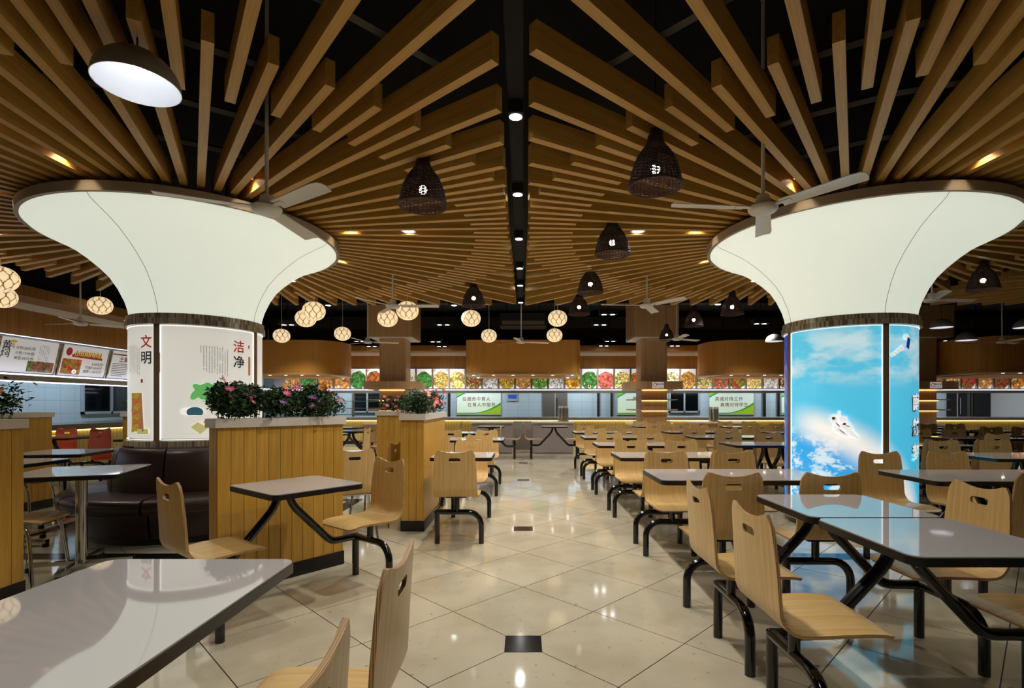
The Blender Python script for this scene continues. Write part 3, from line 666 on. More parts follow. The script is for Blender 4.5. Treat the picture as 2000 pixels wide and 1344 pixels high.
# kitchen ceiling lamps (tube battens behind the fascia)
for k, x in enumerate((-6, -2, 2, 6, 10, 14)):
    bt = thing('batten_lamp', 'kitchen ceiling tube lamp behind the menu row, %s from the left' % ORD[k], 'lamp', (x, 18.4, 3.2), 0, 'kitchen tube lamps')
    MB().box(-.7, .7, -.06, .06, 0, .06).build('housing', 'paint_white', bt); MB().tube([(-.65, 0, -.03), (.65, 0, -.03)], .02, 8).build('tube', 'led_cool', bt)
    for q in (-.5, .5): MB().tube([(q, 0, .06), (q, 0, ZC - 3.2)], .006, 5).build('hanger_rod', 'ceiling_black', bt)
    l = lamp('tube_light', 'AREA', (0, 0, -.06), L_KITCHEN / 2, bt, COOL); l.data.shape = 'RECTANGLE'; l.data.size = 1.3; l.data.size_y = .1
for k, y in enumerate((5, 8.5, 12)):
    bt = thing('batten_lamp', 'kitchen ceiling tube lamp behind the price boards, %s from the camera' % ORD[k], 'lamp', (-9.6, y, 3.2), PI / 2, 'kitchen tube lamps')
    MB().box(-.7, .7, -.06, .06, 0, .06).build('housing', 'paint_white', bt); MB().tube([(-.65, 0, -.03), (.65, 0, -.03)], .02, 8).build('tube', 'led_cool', bt)
    for q in (-.5, .5): MB().tube([(q, 0, .06), (q, 0, ZC - 3.2)], .006, 5).build('hanger_rod', 'ceiling_black', bt)
    l = lamp('tube_light', 'AREA', (0, 0, -.06), L_KITCHEN / 3, bt, (.72, .86, 1)); l.data.shape = 'RECTANGLE'; l.data.size = 1.3; l.data.size_y = .1

# ------------------------------------------------------------------ dining sets (table with plywood seats fixed on one tube frame)
PROF = [(.385, .424), (.365, .436), (.33, .443), (.26, .446), (.17, .443), (.09, .438), (.05, .438)]
for i in range(1, 7):
    a = R(-90 - 82 * i / 6); PROF.append((.05 + .085 * math.cos(a), .523 + .085 * math.sin(a)))
y_, z_ = PROF[-1]
PROF += [(y_ - .003, z_ + .06), (y_ - .008, z_ + .14), (y_ - .014, z_ + .22), (y_ - .021, z_ + .30), (y_ - .026, z_ + .352)]
LEN = [0]
for a, b in zip(PROF, PROF[1:]): LEN.append(LEN[-1] + math.hypot(b[0] - a[0], b[1] - a[1]))
def prof_at(s):
    s = max(0, min(LEN[-1], s))
    for i in range(len(LEN) - 1):
        if s <= LEN[i + 1]:
            f = (s - LEN[i]) / (LEN[i + 1] - LEN[i]); a, b = PROF[i], PROF[i + 1]
            dy, dz = b[0] - a[0], b[1] - a[1]; l = math.hypot(dy, dz)
            return a[0] + f * dy, a[1] + f * dz, -dz / l, dy / l
    return PROF[-1] + (0, 1)
def hw(s):
    f = s / LEN[-1]
    pts = [(0, .196), (.2, .205), (.45, .2), (.55, .194), (.75, .19), (.9, .18), (1, .168)]
    for (a, p), (b, q) in zip(pts, pts[1:]):
        if f <= b: return p + (q - p) * (f - a) / (b - a)
    return pts[-1][1]
def make_shell(mats):
    mb = MB(); T = LEN[-1]; us = [-1, -.96, -.88, -.76, -.6, -.4, -.2, 0, .2, .4, .6, .76, .88, .96, 1]; nu = len(us)
    ss = sorted(set([0, .02, .05] + [T * i / 30 for i in range(2, 31)] + [T - .02])); ns = len(ss); th = .0065
    for side in (1, -1):
        for s in ss:
            for u in us:
                au = abs(u); e = s
                dt = -.030 * (1 - (au / .84) ** 2) if au < .84 else -.045 * ((au - .84) / .16) ** 2
                wt = max(0, (s - (T - .14)) / .14); e += wt * wt * dt
                wf = max(0, (.07 - s) / .07); e += wf * (.028 * max(0, (au - .72) / .28) ** 2)
                y, z, ny, nz = prof_at(e)
                bow = -.012 * (1 - u * u) * max(0, min(1, (s - T * .5) / (T * .3)))     # shallow curve of the backrest
                mb.v.append((u * hw(e), y + ny * th * side + bow, z + nz * th * side))
    def id_(sd, i, j): return sd * ns * nu + i * nu + j
    for i in range(ns - 1):
        for j in range(nu - 1):
            mb.f.append((id_(0, i, j), id_(0, i, j + 1), id_(0, i + 1, j + 1), id_(0, i + 1, j))[::-1]); mb.mi.append(0)
            mb.f.append((id_(1, i, j), id_(1, i, j + 1), id_(1, i + 1, j + 1), id_(1, i + 1, j))); mb.mi.append(0)
    for i in range(ns - 1):
        mb.f.append((id_(0, i, 0), id_(1, i, 0), id_(1, i + 1, 0), id_(0, i + 1, 0))[::-1]); mb.mi.append(1)
        mb.f.append((id_(0, i, nu - 1), id_(1, i, nu - 1), id_(1, i + 1, nu - 1), id_(0, i + 1, nu - 1))); mb.mi.append(1)
    for j in range(nu - 1):
        mb.f.append((id_(0, 0, j), id_(1, 0, j), id_(1, 0, j + 1), id_(0, 0, j + 1))); mb.mi.append(1)
        mb.f.append((id_(0, ns - 1, j), id_(1, ns - 1, j), id_(1, ns - 1, j + 1), id_(0, ns - 1, j + 1))[::-1]); mb.mi.append(1)
    o = mb.build('seat_shell', mats)
    import bmesh
    b = bmesh.new(); b.from_mesh(o.data); bmesh.ops.recalc_face_normals(b, faces=b.faces); b.to_mesh(o.data); b.free()
    cap = [(x, z) for x, z in rrect(.104, .036, .0179, 6)]; c = MB()
    n = len(cap); c.add([(x, -.3, z + .772) for x, z in cap] + [(x, .1, z + .772) for x, z in cap], [tuple(range(n)), tuple(range(2 * n - 1, n - 1, -1))] + [(i, n + i, n + (i + 1) % n, (i + 1) % n) for i in range(n)])
    co = c.build('cutter', mats[1]); b = bmesh.new(); b.from_mesh(co.data); bmesh.ops.recalc_face_normals(b, faces=b.faces); b.to_mesh(co.data); b.free()
    md = o.modifiers.new('b', 'BOOLEAN'); md.object = co; md.operation = 'DIFFERENCE'; md.solver = 'EXACT'
    bpy.context.view_layer.update()
    me = bpy.data.meshes.new_from_object(o.evaluated_get(bpy.context.evaluated_depsgraph_get()))
    me.name = 'seat_shell'; bpy.data.objects.remove(o); bpy.data.objects.remove(co)
    me.polygons.foreach_set('use_smooth', [True] * len(me.polygons)); me.set_sharp_from_angle(angle=R(35))
    return me
SHELL = make_shell(['ply_wood', 'ply_edge']); SHELL_RED_GLOW = make_shell(['ply_red_glow', 'ply_edge'])
TR = .0245
def arc(c, r, a0, a1, ax, n=6):
    out = []
    for i in range(n + 1):
        a = a0 + (a1 - a0) * i / n; p = Vector(c); p[ax] += r * math.cos(a); p.z += r * math.sin(a); out.append(p)
    return out
# pieces in chair space: chair faces +y, seat post stands at (0,.11); leg on the -x side, curved foot on the +x side
RAIL_M = MB().tube([(-.18, .11, .285)] + [(.09, .11, .285)] + arc((.10, .11, .165), .12, PI / 2, 0, 0, 7) + [(.22, .11, 0)], TR, 10).mesh('foot_rail', 'tube_black', 50)
POST_M = MB().tube([(0, .11, .29), (0, .11, .425)], .023, 10).box(-.09, .09, .03, .19, .425, .431).mesh('seat_post', 'tube_black', 50)
LEG_M = MB().tube([(-.18, .11, 0), (-.18, .11, .30)], TR, 10).mesh('leg', 'tube_black', 50)
def bez(p0, p1, p2, p3, n=8): return [Vector(p0) * (1 - t_) ** 3 + Vector(p1) * 3 * t_ * (1 - t_) ** 2 + Vector(p2) * 3 * t_ * t_ * (1 - t_) + Vector(p3) * t_ ** 3 for t_ in [i / n for i in range(n + 1)]]
# table tube in set space, at x=0, running towards +y
TUBE_M = MB().tube(bez((0, .03, .72), (0, .035, .63), (0, .06, .585), (0, .115, .53), 5) + bez((0, .30, .335), (0, .345, .285), (0, .37, .285), (0, .42, .285), 5)[0:] + [(0, .56, .285)], .026, 10).mesh('table_tube', 'tube_black', 50)
CH_Y = .655
def tabletop(t_, w, d, m=None):
    top = MB().prism(rrect(w - .008, d - .008, .045, 5), .744, .752).build('tabletop', 'laminate_top', t_)
    MB().prism(rrect(w, d, .05, 5), .718, .7475).build('edge_band', 'edge_black', top, 30)
    return top
def add_seat(t_, x, side, mirror=False, red=False):
    """seat on the +y or -y side of the table, facing it; mirror swaps leg and curved foot along x"""
    sh = link('seat_shell', SHELL_RED_GLOW if red else SHELL, t_, (x, side * CH_Y, 0), PI if side > 0 else 0)  # red picks the shell that has neon light in its colour
    flip = (side > 0) != mirror
    for nm, me in (('seat_post', POST_M), ('foot_rail', RAIL_M), ('leg', LEG_M)):
        o = link(nm, me, sh)
        if flip: o.rotation_euler.z = PI; o.location = (0, .22, 0)
def add_tube(t_, x, side):
    link('table_tube', TUBE_M, t_, (x, 0, 0), 0 if side > 0 else PI)
def set2(name, label, x, y, rot, seats=(1, -1), red=False, group=None):
    t_ = thing(name, label, 'dining set', (x, y, 0), R(rot), group or 'two-seat dining sets'); tabletop(t_, .6, .6)
    for s in seats: add_seat(t_, 0, s, False, red); add_tube(t_, -.18, s)
    if len(seats) == 1: add_tube(t_, -.18, -seats[0]); MB().tube([(-.18, -seats[0] * .555, 0), (-.18, -seats[0] * .555, .3)], TR, 10).build('leg', 'tube_black', t_, 50)
    MB().box(-.24, -.12, -.12, .12, .705, .719).build('mount_plate', 'tube_black', t_)
    return t_
def set4(name, label, x, y, rot, seats=((-1, 1), (1, 1), (-1, -1), (1, -1)), group=None, red=False):
    t_ = thing(name, label, 'dining set', (x, y, 0), R(rot), group or 'four-seat dining sets'); tabletop(t_, 1.2, .62)
    for sx, sy in seats: add_seat(t_, sx * .29, sy, sx < 0, red)
    for sx in (-1, 1):
        for sy in (-1, 1):
            add_tube(t_, sx * .11, sy)
            if (sx, sy) not in seats: MB().tube([(sx * .11, sy * .555, 0), (sx * .11, sy * .555, .3)], TR, 10).build('leg', 'tube_black', t_, 50)
        MB().box(sx * .11 - .05, sx * .11 + .05, -.12, .12, .705, .719).build('mount_plate', 'tube_black', t_)
    return t_
# near sets
set4('dining_set', 'four-seat plywood dining set in the bottom left corner of the picture', -1.05, 1.12, 90)
set2('dining_set', 'two-seat plywood dining set nearest the camera on the right', 1.6, 2.035, -90)
set2('dining_set', 'two-seat plywood dining set pushed against the nearest right table', 1.6, 2.65, -90)
set2('dining_set', 'two-seat plywood dining set standing askew against the big flower planter', -1.44, 3.33, -38.5)
set2('dining_set', 'two-seat plywood dining set left of the aisle, beside the tall wooden planter', -.6, 5.28, 0)
set4('dining_set', 'four-seat plywood dining set left of the aisle, behind the tall wooden planter', -.88, 7.72, 0)
set2('dining_set', 'two-seat plywood dining set left of the aisle, far back', -1.12, 9.5, 90)
set2('dining_set', 'two-seat set before the grey counters, left of the aisle end', -.75, 12.3, 90)
set2('dining_set', 'two-seat set before the grey counters, right of the aisle end', .73, 12.3, -90)
for k, y in enumerate((3.80, 5.28, 6.76, 8.24, 9.72)):
    set4('dining_set', 'four-seat dining set in the row right of the aisle, %s from the camera' % ORD[k], 1.53, y, 0)
set4('dining_set', 'four-seat dining set in front of the blue printed column', 3.34, 3.76, 0)
set4('dining_set', 'table with far seats only, just behind the blue printed column', 3.25, 6.8, 0, ((-1, 1), (1, 1)))
for k, y in enumerate((8.3, 9.79)):
    set4('dining_set', 'four-seat dining set in line behind the blue column, %s beyond it' % ORD[k + 1], 3.25, y, 0)
for k, (x, y) in enumerate(((5.05, 5.2), (5.05, 6.69), (5.05, 8.18), (5.05, 9.67))):
    set4('dining_set', 'four-seat dining set in the row right of the blue column, %s from the camera' % ORD[k], x, y, 0)
for k, (x, y) in enumerate(((6.95, 8.05), (6.95, 9.52), (6.95, 11.0))):
    set4('dining_set', 'four-seat dining set in the second row right of the blue column, %s from the camera' % ORD[k], x, y, 0)
for k, (x, y) in enumerate(((8.75, 8.7), (8.75, 10.19), (8.75, 11.68))):
    set4('dining_set', 'four-seat dining set in the far right row, %s from the camera' % ORD[k], x, y, 0)
set4('dining_set', 'four-seat dining set with red neon glow painted on its seats, against the left counter', -7.5, 8.2, 0, group='dining sets with painted red glow', red=True)
set2('dining_set', 'two-seat dining set with red neon glow painted on its seats, side-on behind the round sofa', -5.66, 7.85, 90, (1, -1), True, 'dining sets with painted red glow')
set2('dining_set', 'two-seat plywood set far back between the planters, nearer one', -3.4, 9.0, 90)
set2('dining_set', 'two-seat plywood set far back between the planters, farther one', -3.3, 10.2, 90)
set2('dining_set', 'two-seat plywood set before the first wooden column', -3.9, 11.6, 90)
set4('dining_set', 'four-seat dining set right of the aisle, by the shelf column', 3.2, 12.3, 0)
set4('dining_set', 'four-seat dining set beside the shelf column, toward the blue column', 5.2, 12.0, 0)

# ------------------------------------------------------------------ pedestal tables and loose chairs round the sofa
def pedestal(label, x, y, rot, w=.72):
    t_ = thing('pedestal_table', label, 'table', (x, y, 0), R(rot), 'chrome pedestal tables'); tabletop(t_, w, w)
    MB().tube([(0, 0, .05), (0, 0, .715)], .037, 20).build('pedestal', 'chrome', t_, 50)
    MB().box(-.16, .16, -.16, .16, .705, .719).build('mount_plate', 'tube_black', t_)
    for k in range(4):
        a = k * PI / 2; f = MB().box(.03, .34, -.02, .02, .035, .065).build('base_arm', 'chrome', t_, rotz=a)
        MB().lathe([(.001, .035), (.022, .035), (.026, .0), (.001, 0)], 12, cx=.325).build('glide', 'plinth_black', f)
    return t_
pedestal('chrome pedestal table before the round sofa', -3.4, 4.02, 18)
pedestal('chrome pedestal table left of the round sofa, farther back', -4.95, 5.62, 10)
pedestal('chrome pedestal table behind the left planter, its corner showing', -4.55, 4.62, 0, .6)
pedestal('chrome pedestal table just past the big flower planter', -1.95, 5.35, 20)
pedestal('chrome pedestal table farther past the big flower planter', -2.85, 7.0, 10)
def chair(label, x, y, rot):
    t_ = thing('plywood_chair', label, 'chair', (x, y, 0), R(rot), 'loose plywood chairs'); link('seat_shell', SHELL, t_)
    for s in (-1, 1):
        MB().tube(bez((s * .2, .36, 0), (s * .18, .335, .3), (s * .175, .33, .42), (s * .17, .27, .418), 7) + [(s * .17, .08, .418)] + bez((s * .17, .08, .418), (s * .175, .0, .42), (s * .18, -.0, .3), (s * .205, -.06, 0), 7)[1:], .0115, 10).build('leg_frame', 'chrome', t_, 50)
    MB().tube([(-.172, .25, .415), (.172, .25, .415)], .0105, 8).build('crossbar', 'chrome', t_, 50); MB().tube([(-.172, .1, .415), (.172, .1, .415)], .0105, 8).build('crossbar', 'chrome', t_, 50)
chair('loose plywood chair on chrome legs behind the near left planter', -3.78, 3.72, -78)
chair('loose plywood chair on chrome legs, its back beside the big flower planter', -1.55, 4.78, 25)
chair('loose plywood chair on chrome legs tucked against the tall planter', -1.42, 6.5, 100)
chair('loose plywood chair on chrome legs by the tall planter, seat foremost', -1.42, 5.55, 85)
chair('loose plywood chair on chrome legs left of the round sofa, farther back', -5.55, 5.6, -80)

# ------------------------------------------------------------------ round sofa
sofa = thing('round_sofa', 'round dark brown leather sofa wrapped about the white column', 'sofa', (-PX, PY, 0))
n = 8
for k in range(n):
    a0, a1 = R(360 / n * k + 10.6), R(360 / n * (k + 1) + 9.4)
    MB().lathe([(.66, .06), (.98, .06), (1.03, .29), (.66, .29)], 8, a0, a1, True).build('base_panel', 'leather_brown', sofa, 40)
    MB().lathe([(.64, .29), (1.10, .29), (1.145, .31), (1.16, .36), (1.15, .405), (1.10, .428), (.64, .435)], 8, a0, a1, True).build('seat_cushion', 'leather_brown', sofa, 60)
    MB().lathe([(.64, .43), (.765, .43), (.77, .5), (.75, .65), (.72, .79), (.7, .83), (.665, .845), (.64, .838)], 8, a0, a1, True).build('back_cushion', 'leather_brown', sofa, 60)
MB().lathe([(.62, 0), (.95, 0), (.95, .07), (.62, .07)], 48, close=True).build('plinth', 'plinth_black', sofa, 40)

# ------------------------------------------------------------------ planters and flowers
LEAF = []
def bush(label, cx, cy, rot, L, dp, H, n, cols, seed, z0=1.15):
    t_ = thing('flower_bush', label, 'flowers', (cx, cy, z0), rot, 'flowers in the planters'); rng = random.Random(seed); fo = MB(); lt = MB(); stm = MB()
    blobs = [(rng.uniform(-L / 2, L / 2), rng.uniform(-dp / 2, dp / 2), rng.uniform(.45, .85) * H, rng.uniform(.07, .11)) for _ in range(int(L * 46))]
    for _ in range(n):
        bx, by, bz, br = rng.choice(blobs); d = Vector((rng.gauss(0, 1), rng.gauss(0, 1), rng.gauss(0, 1))).normalized() * br * rng.uniform(.4, 1.15)
        p = Vector((bx, by, bz)) + d
        if p.z < .02: p.z = .03
        a = Vector((rng.gauss(0, 1), rng.gauss(0, 1), rng.gauss(0, .7))).normalized(); b = a.cross(Vector((rng.gauss(0, 1), rng.gauss(0, 1), rng.gauss(0, 1)))).normalized()
        l, w = rng.uniform(.013, .024), rng.uniform(.006, .011); nn_ = a.cross(b) * w * .5
        (lt if rng.random() < .12 else fo).add([p - a * l, p + b * w + nn_, p + a * l, p - b * w + nn_], [(0, 1, 2), (0, 2, 3)])
    for _ in range(int(L * 45)):
        x, y = rng.uniform(-L / 2, L / 2), rng.uniform(-dp / 2, dp / 2); stm.tube([(x, y, 0), (x + rng.uniform(-.03, .03), y, .5 * H), (x + rng.uniform(-.06, .06), y + rng.uniform(-.03, .03), H * rng.uniform(.75, 1.05))], .0025, 4)
    tag(fo.build('foliage', 'leaf_green', t_), kind='stuff'); tag(lt.build('foliage', 'leaf_light', t_), kind='stuff'); tag(stm.build('stem', 'leaf_green', t_), kind='stuff')
    for i in range(int(L * 52)):
        c = cols[rng.randrange(len(cols))]; bx, by, bz, br = rng.choice(blobs)
        o = link('flower', FLOWER[c], t_, (bx + rng.uniform(-.03, .03), by - br * rng.uniform(.8, 1.25), bz + rng.uniform(-.6, 1.25) * br))
        o.rotation_euler = (R(rng.uniform(20, 80)), R(rng.uniform(-30, 30)), rng.uniform(-1, 1)); s = rng.uniform(.8, 1.25); o.scale = (s, s, s)
    return t_
def flower_mesh(mt, n=8, r=.031):
    mb = MB()
    for k in range(n):
        a = 2 * PI * k / n; c, s = math.cos(a), math.sin(a); q = PI / n * .8
        mb.add([(0, 0, 0), (r * .6 * math.cos(a - q), r * .6 * math.sin(a - q), .006), (r * c, r * s, .010), (r * .6 * math.cos(a + q), r * .6 * math.sin(a + q), .006)], [(0, 1, 2, 3)])
    mb.sphere((0, 0, .004), .007, 8, 5, .6, 1); return mb.mesh('flower', [mt, 'petal_heart'])
FLOWER = {k: flower_mesh(k) for k in ('petal_pink', 'petal_purple', 'petal_orange', 'petal_coral')}
PK = {}
def planter(label, x, y, rot, L, dp, pw=.085):
    """x,y = middle of the front face; rot turns local +x along the front, body lies behind (+y)"""
    t_ = thing('planter_box', label, 'planter', (x, y, 0), rot, 'bamboo planter boxes'); H0, H1 = .105, 1.105
    MB().box(-L / 2 + .012, L / 2 - .012, .012, dp - .012, .05, 1.1).build('carcass', 'carcass_brown', t_)
    MB().box(-L / 2 - .006, L / 2 + .006, -.006, dp + .006, 0, H0).build('plinth', 'plinth_black', t_)
    def face(n_len, origin, ang, inset):
        m = max(2, round(n_len / pw)); w = n_len / m; key = round(w, 4)
        if key not in PK: PK[key] = MB().box(-w / 2 + .0016, w / 2 - .0016, 0, .012, H0, H1).mesh('plank', 'bamboo_wood')
        for i in range(m):
            q = -n_len / 2 + w * (i + .5); link('plank', PK[key], t_, (origin[0] + math.cos(ang) * q, origin[1] + math.sin(ang) * q, 0), ang)
    face(L, (0, 0), 0, 0); face(L, (0, dp), PI, 0); face(dp - .026, (L / 2, dp / 2), PI / 2, 0); face(dp - .026, (-L / 2, dp / 2), -PI / 2, 0)
    c = MB(); o_ = .018; th = min(.06, dp * .3)
    c.box(-L / 2 - o_, L / 2 + o_, -o_, th, 1.105, 1.165).box(-L / 2 - o_, L / 2 + o_, dp - th, dp + o_, 1.105, 1.165).box(-L / 2 - o_, -L / 2 + th, th, dp - th, 1.105, 1.165).box(L / 2 - th, L / 2 + o_, th, dp - th, 1.105, 1.165)
    c.build('coping', 'cap_stone', t_); MB().box(-L / 2 + .03, L / 2 - .03, .03, dp - .03, 1.08, 1.145).build('soil_bed', 'soil', t_)
    return t_
A, B = Vector((-2.0, 3.415)), Vector((-1.425, 4.13)); mid = (A + B) / 2; ang = math.atan2(B.y - A.y, B.x - A.x)
planter('bamboo clad planter with pink and orange flowers, standing askew before the white column', mid.x, mid.y, ang, (B - A).length, .14)
nb_ = Vector((-math.sin(ang), math.cos(ang))) * .07 + Vector((math.cos(ang), math.sin(ang))) * .02
bush('long bush of pink, purple and orange flowers on the biggest planter', mid.x + nb_.x, mid.y + nb_.y, ang, .9, .2, .21, 9000, ['petal_pink', 'petal_purple', 'petal_pink', 'petal_orange'], 1)
planter('narrow bamboo clad planter end-on beside the aisle', -1.098, 5.18, 0, .225, 1.4, .075)
bush('coral flowered bush on the narrow planter beside the aisle', -1.098, 5.75, PI / 2, 1.0, .2, .2, 4200, ['petal_coral', 'petal_coral', 'petal_pink'], 2)
planter('bamboo clad planter lit yellow behind the narrow aisle planter', -1.8, 7.3, 0, .5, .26)
bush('low purple and coral flowers on the yellow lit planter', -1.8, 7.42, 0, .48, .2, .17, 2200, ['petal_purple', 'petal_coral'], 3)
planter('bamboo clad planter cut by the left edge of the picture', -3.28, 2.85, PI / 2, 1.16, .3)
bush('yellow flowered bush at the left edge of the picture', -3.44, 3.0, PI / 2, .9, .22, .2, 3600, ['petal_orange', 'petal_orange', 'petal_purple'], 4)
planter('bamboo clad planter at far left, behind the near one', -6.35, 6.15, 0, 1.1, .28)
planter('bamboo clad planter half hidden behind the white column', -4.68, 6.62, 0, .8, .28)
bush('small orange flowered bush behind the white column', -4.68, 6.76, 0, .75, .22, .2, 1500, ['petal_orange', 'petal_coral'], 5)

# ------------------------------------------------------------------ hanging lamps
RP = [(.043, .385), (.046, .345), (.05, .31), (.066, .275), (.095, .24), (.122, .2), (.143, .15), (.158, .1), (.169, .05), (.177, 0)]
def rp(z):
    for (a, p), (b, q) in zip(RP, RP[1:]):
        if q <= z <= p: return a + (b - a) * (p - z) / (p - q)
    return RP[-1][0]
def rattan_meshes():
    ribs = MB(); NR = 32
    for k in range(NR):
        a = 2 * PI * k / NR; ribs.tube([(r * math.cos(a), r * math.sin(a), z) for r, z in RP], .0042, 4)
    wv = MB(); NZ = 34
    for i in range(NZ):
        z = .38 * (i + .3) / NZ; r0 = rp(z); pts = []
        for k in range(NR * 2):
            a = PI * k / NR; r = r0 + (.0045 if (k // 2 + i) % 2 else -.0045) * (1 if k % 2 == 0 else 0); pts.append((r * math.cos(a), r * math.sin(a), z))
        wv.tube(pts, .0042, 4, closed=True)
    rim = MB().tube([(.178 * math.cos(2 * PI * i / 48), .178 * math.sin(2 * PI * i / 48), 0) for i in range(48)], .007, 6, closed=True)
    return ribs.mesh('rib', 'rattan'), wv.mesh('weave', 'rattan'), rim.mesh('rim', 'rattan', 40)
RM = rattan_meshes(); BULB = MB().sphere((0, 0, .12), .032, 14, 8).mesh('bulb', 'bulb', 60); SOCK = MB().tube([(0, 0, .15), (0, 0, .22)], .016, 10).mesh('socket', 'cord_black', 40)
def rattan(label, x, ytop, ybot, wpx):
    h = ybot; d = F * .356 / wpx; d2 = F * (2.76 - HC) / (CY - ybot); d = (d + d2) / 2; p = P(x, ybot, d)
    t_ = thing('rattan_lamp', label, 'lamp', p, 0, 'dark rattan pendant lamps')
    link('rib', RM[0], t_); link('weave', RM[1], t_); link('rim', RM[2], t_); link('bulb', BULB, t_); link('socket', SOCK, t_)
    MB().tube([(0, 0, .22), (0, 0, ZC - p.z)], .004, 6).build('cord', 'cord_black', t_)
for lab, x, yb, w in (('large dark rattan pendant nearest the camera, right of the aisle', 1280, 365, 102), ('large dark rattan pendant left of the aisle', 826, 402, 92), ('dark rattan pendant second along the right of the aisle', 1196, 497, 66),
                      ('dark rattan pendant third along the right of the aisle', 1153, 572, 48), ('dark rattan pendant fourth along the right of the aisle', 1131, 614, 40), ('dark rattan pendant just left of the centre, far back', 925, 598, 44),
                      ('dark rattan pendant beside the blue column, over its left shoulder', 1430, 614, 43), ('dark rattan pendant behind the right fan blades', 1355, 637, 35), ('small dark rattan pendant in front of the shelf column', 1302, 664, 27), ('dark rattan pendant at the right edge, past the blue column', 1920, 566, 52)):
    rattan(lab, x, 0, yb, w)
def ball_mesh():
    sh = MB(); N, K = 112, 56; m, nn_ = 5, 9
    def cell(th, ph):
        s = math.sin(m * ph * 1.0 + .4); a = th * nn_ / (2 * PI)
        f1 = (a + .25 * s) % 1; f2 = (a + .5 - .25 * s) % 1
        return min(min(f1, 1 - f1), min(f2, 1 - f2))
    for i in range(K + 1):
        ph = PI * i / K
        for j in range(N):
            th = 2 * PI * j / N; c = min(1, cell(th, ph) / .16); r = .172 * (1 + .075 * c * math.sin(ph))
            sh.v.append((r * math.sin(ph) * math.cos(th), r * math.sin(ph) * math.sin(th), r * math.cos(ph) * .9))
    for i in range(K):
        for j in range(N):
            sh.f.append((i * N + j, (i + 1) * N + j, (i + 1) * N + (j + 1) % N, i * N + (j + 1) % N))
            sh.mi.append(1 if cell(2 * PI * (j + .5) / N, PI * (i + .5) / K) < .07 and 3 < i < K - 4 else 0)
    return sh.mesh('shade', ['ball_shell', 'ball_line'], 80)
BM_ = ball_mesh()
BALLS = [(613, 608, 8.7, 'front one of the pair beside the white column'), (597, 622, 9.6, 'rear one of the pair beside the white column'), (550, 656, 12.0, 'low above the left drum end'), (669, 652, 12.0, 'alone before the left drum'),
         (757, 622, 9.7, 'left one over the rear column'), (796, 607, 8.8, 'right one under the fan by the rear column'), (920, 622, 10.0, 'directly under a small rattan pendant'), (955, 656, 12.4, 'before the left end of the centre drum'),
         (1089, 622, 10.1, 'upper one of the pair right of the aisle'), (1083, 655, 12.2, 'lower one of the pair right of the aisle'), (196, 597, 9.3, 'left of the white column'), (261, 620, 10.6, 'peeping out left of the white column'), (1, 545, 6.6, 'upper one at the left edge'), (2, 580, 7.6, 'lower one at the left edge')]
for x, y, d, lab in BALLS:
    p = P(x, y, d); t_ = thing('ball_lamp', 'cream patterned ball pendant lamp, ' + lab, 'lamp', p, random.uniform(0, 3), 'cream ball pendant lamps')
    link('shade', BM_, t_); MB().tube([(0, 0, .15), (0, 0, ZC - p.z)], .004, 6).build('cord', 'paint_white', t_)
DOME = MB().lathe([(.19 * math.cos(q), .175 * math.sin(q)) for q in [R(a) for a in range(0, 90, 9)]] + [(.012, .175)], 40).mesh('shade', 'dome_grey', 60)
DOMI = MB().lathe([(.187 * math.cos(q), .171 * math.sin(q)) for q in [R(a) for a in range(0, 90, 9)]] + [(.001, .171)], 40).lathe([(.187, 0), (.19, 0)], 40).mesh('lining', 'dome_inner', 60)
DOMB = MB().sphere((0, 0, .07), .03, 14, 8).mesh('bulb', 'bulb_cool', 60)
for x, y, d, lab in ((268, 168, 2.62, 'hanging large over the near left slats'), (1839, 640, 10.3, 'right of the blue column, upper one'), (1887, 665, 11.2, 'right of the blue column, lower one'), (1512, 667, 12.2, 'left of the blue column'), (2003, 640, 10.3, 'cut by the right edge')):
    p = P(x, y, d); t_ = thing('dome_lamp', 'grey dome pendant lamp with white lining, ' + lab, 'lamp', p, 0, 'grey dome pendant lamps')
    link('shade', DOME, t_); link('lining', DOMI, t_); link('bulb', DOMB, t_); MB().tube([(0, 0, .17), (0, 0, ZC - p.z)], .004, 6).build('cord', 'cord_black', t_)

# ------------------------------------------------------------------ ceiling fans
def blade_mesh():
    mb = MB(); n = 9
    for side in (1, -1):
        for i in range(n):
            f = i / (n - 1); x = .13 + .52 * f; w0, w1 = -.05 - .012 * f, .05 + .012 * f
            if i == n - 1: w0 += .012
            for j in range(5):
                y = w0 + (w1 - w0) * j / 4; mb.v.append((x + (.012 if (i == n - 1 and 0 < j < 4) else 0), y, .0025 * side - y * .16 + .008 * math.sin(PI * j / 4)))
    k = n * 5
    for i in range(n - 1):
        for j in range(4):
            a = i * 5 + j; mb.f += [(a, a + 5, a + 6, a + 1), (k + a, k + a + 1, k + a + 6, k + a + 5)]; mb.mi += [0, 0]
    for i in range(n - 1):
        for j in (0, 4): a = i * 5 + j; mb.f.append((a, k + a, k + a + 5, a + 5)); mb.mi.append(0)
    for j in range(4):
        for b in (0, (n - 1) * 5): a = b + j; mb.f.append((a, a + 1, k + a + 1, k + a)); mb.mi.append(0)
    mb.box(.08, .2, -.02, .02, .0, .008); return mb.mesh('blade', 'fan_white', 40)
BLADE = blade_mesh()
MOTOR = MB().lathe([(.001, -.035), (.05, -.035), (.085, -.028), (.098, -.012), (.1, .008), (.085, .022), (.05, .03), (.048, .07), (.04, .09), (.016, .1)], 32).mesh('motor', 'fan_white', 40)
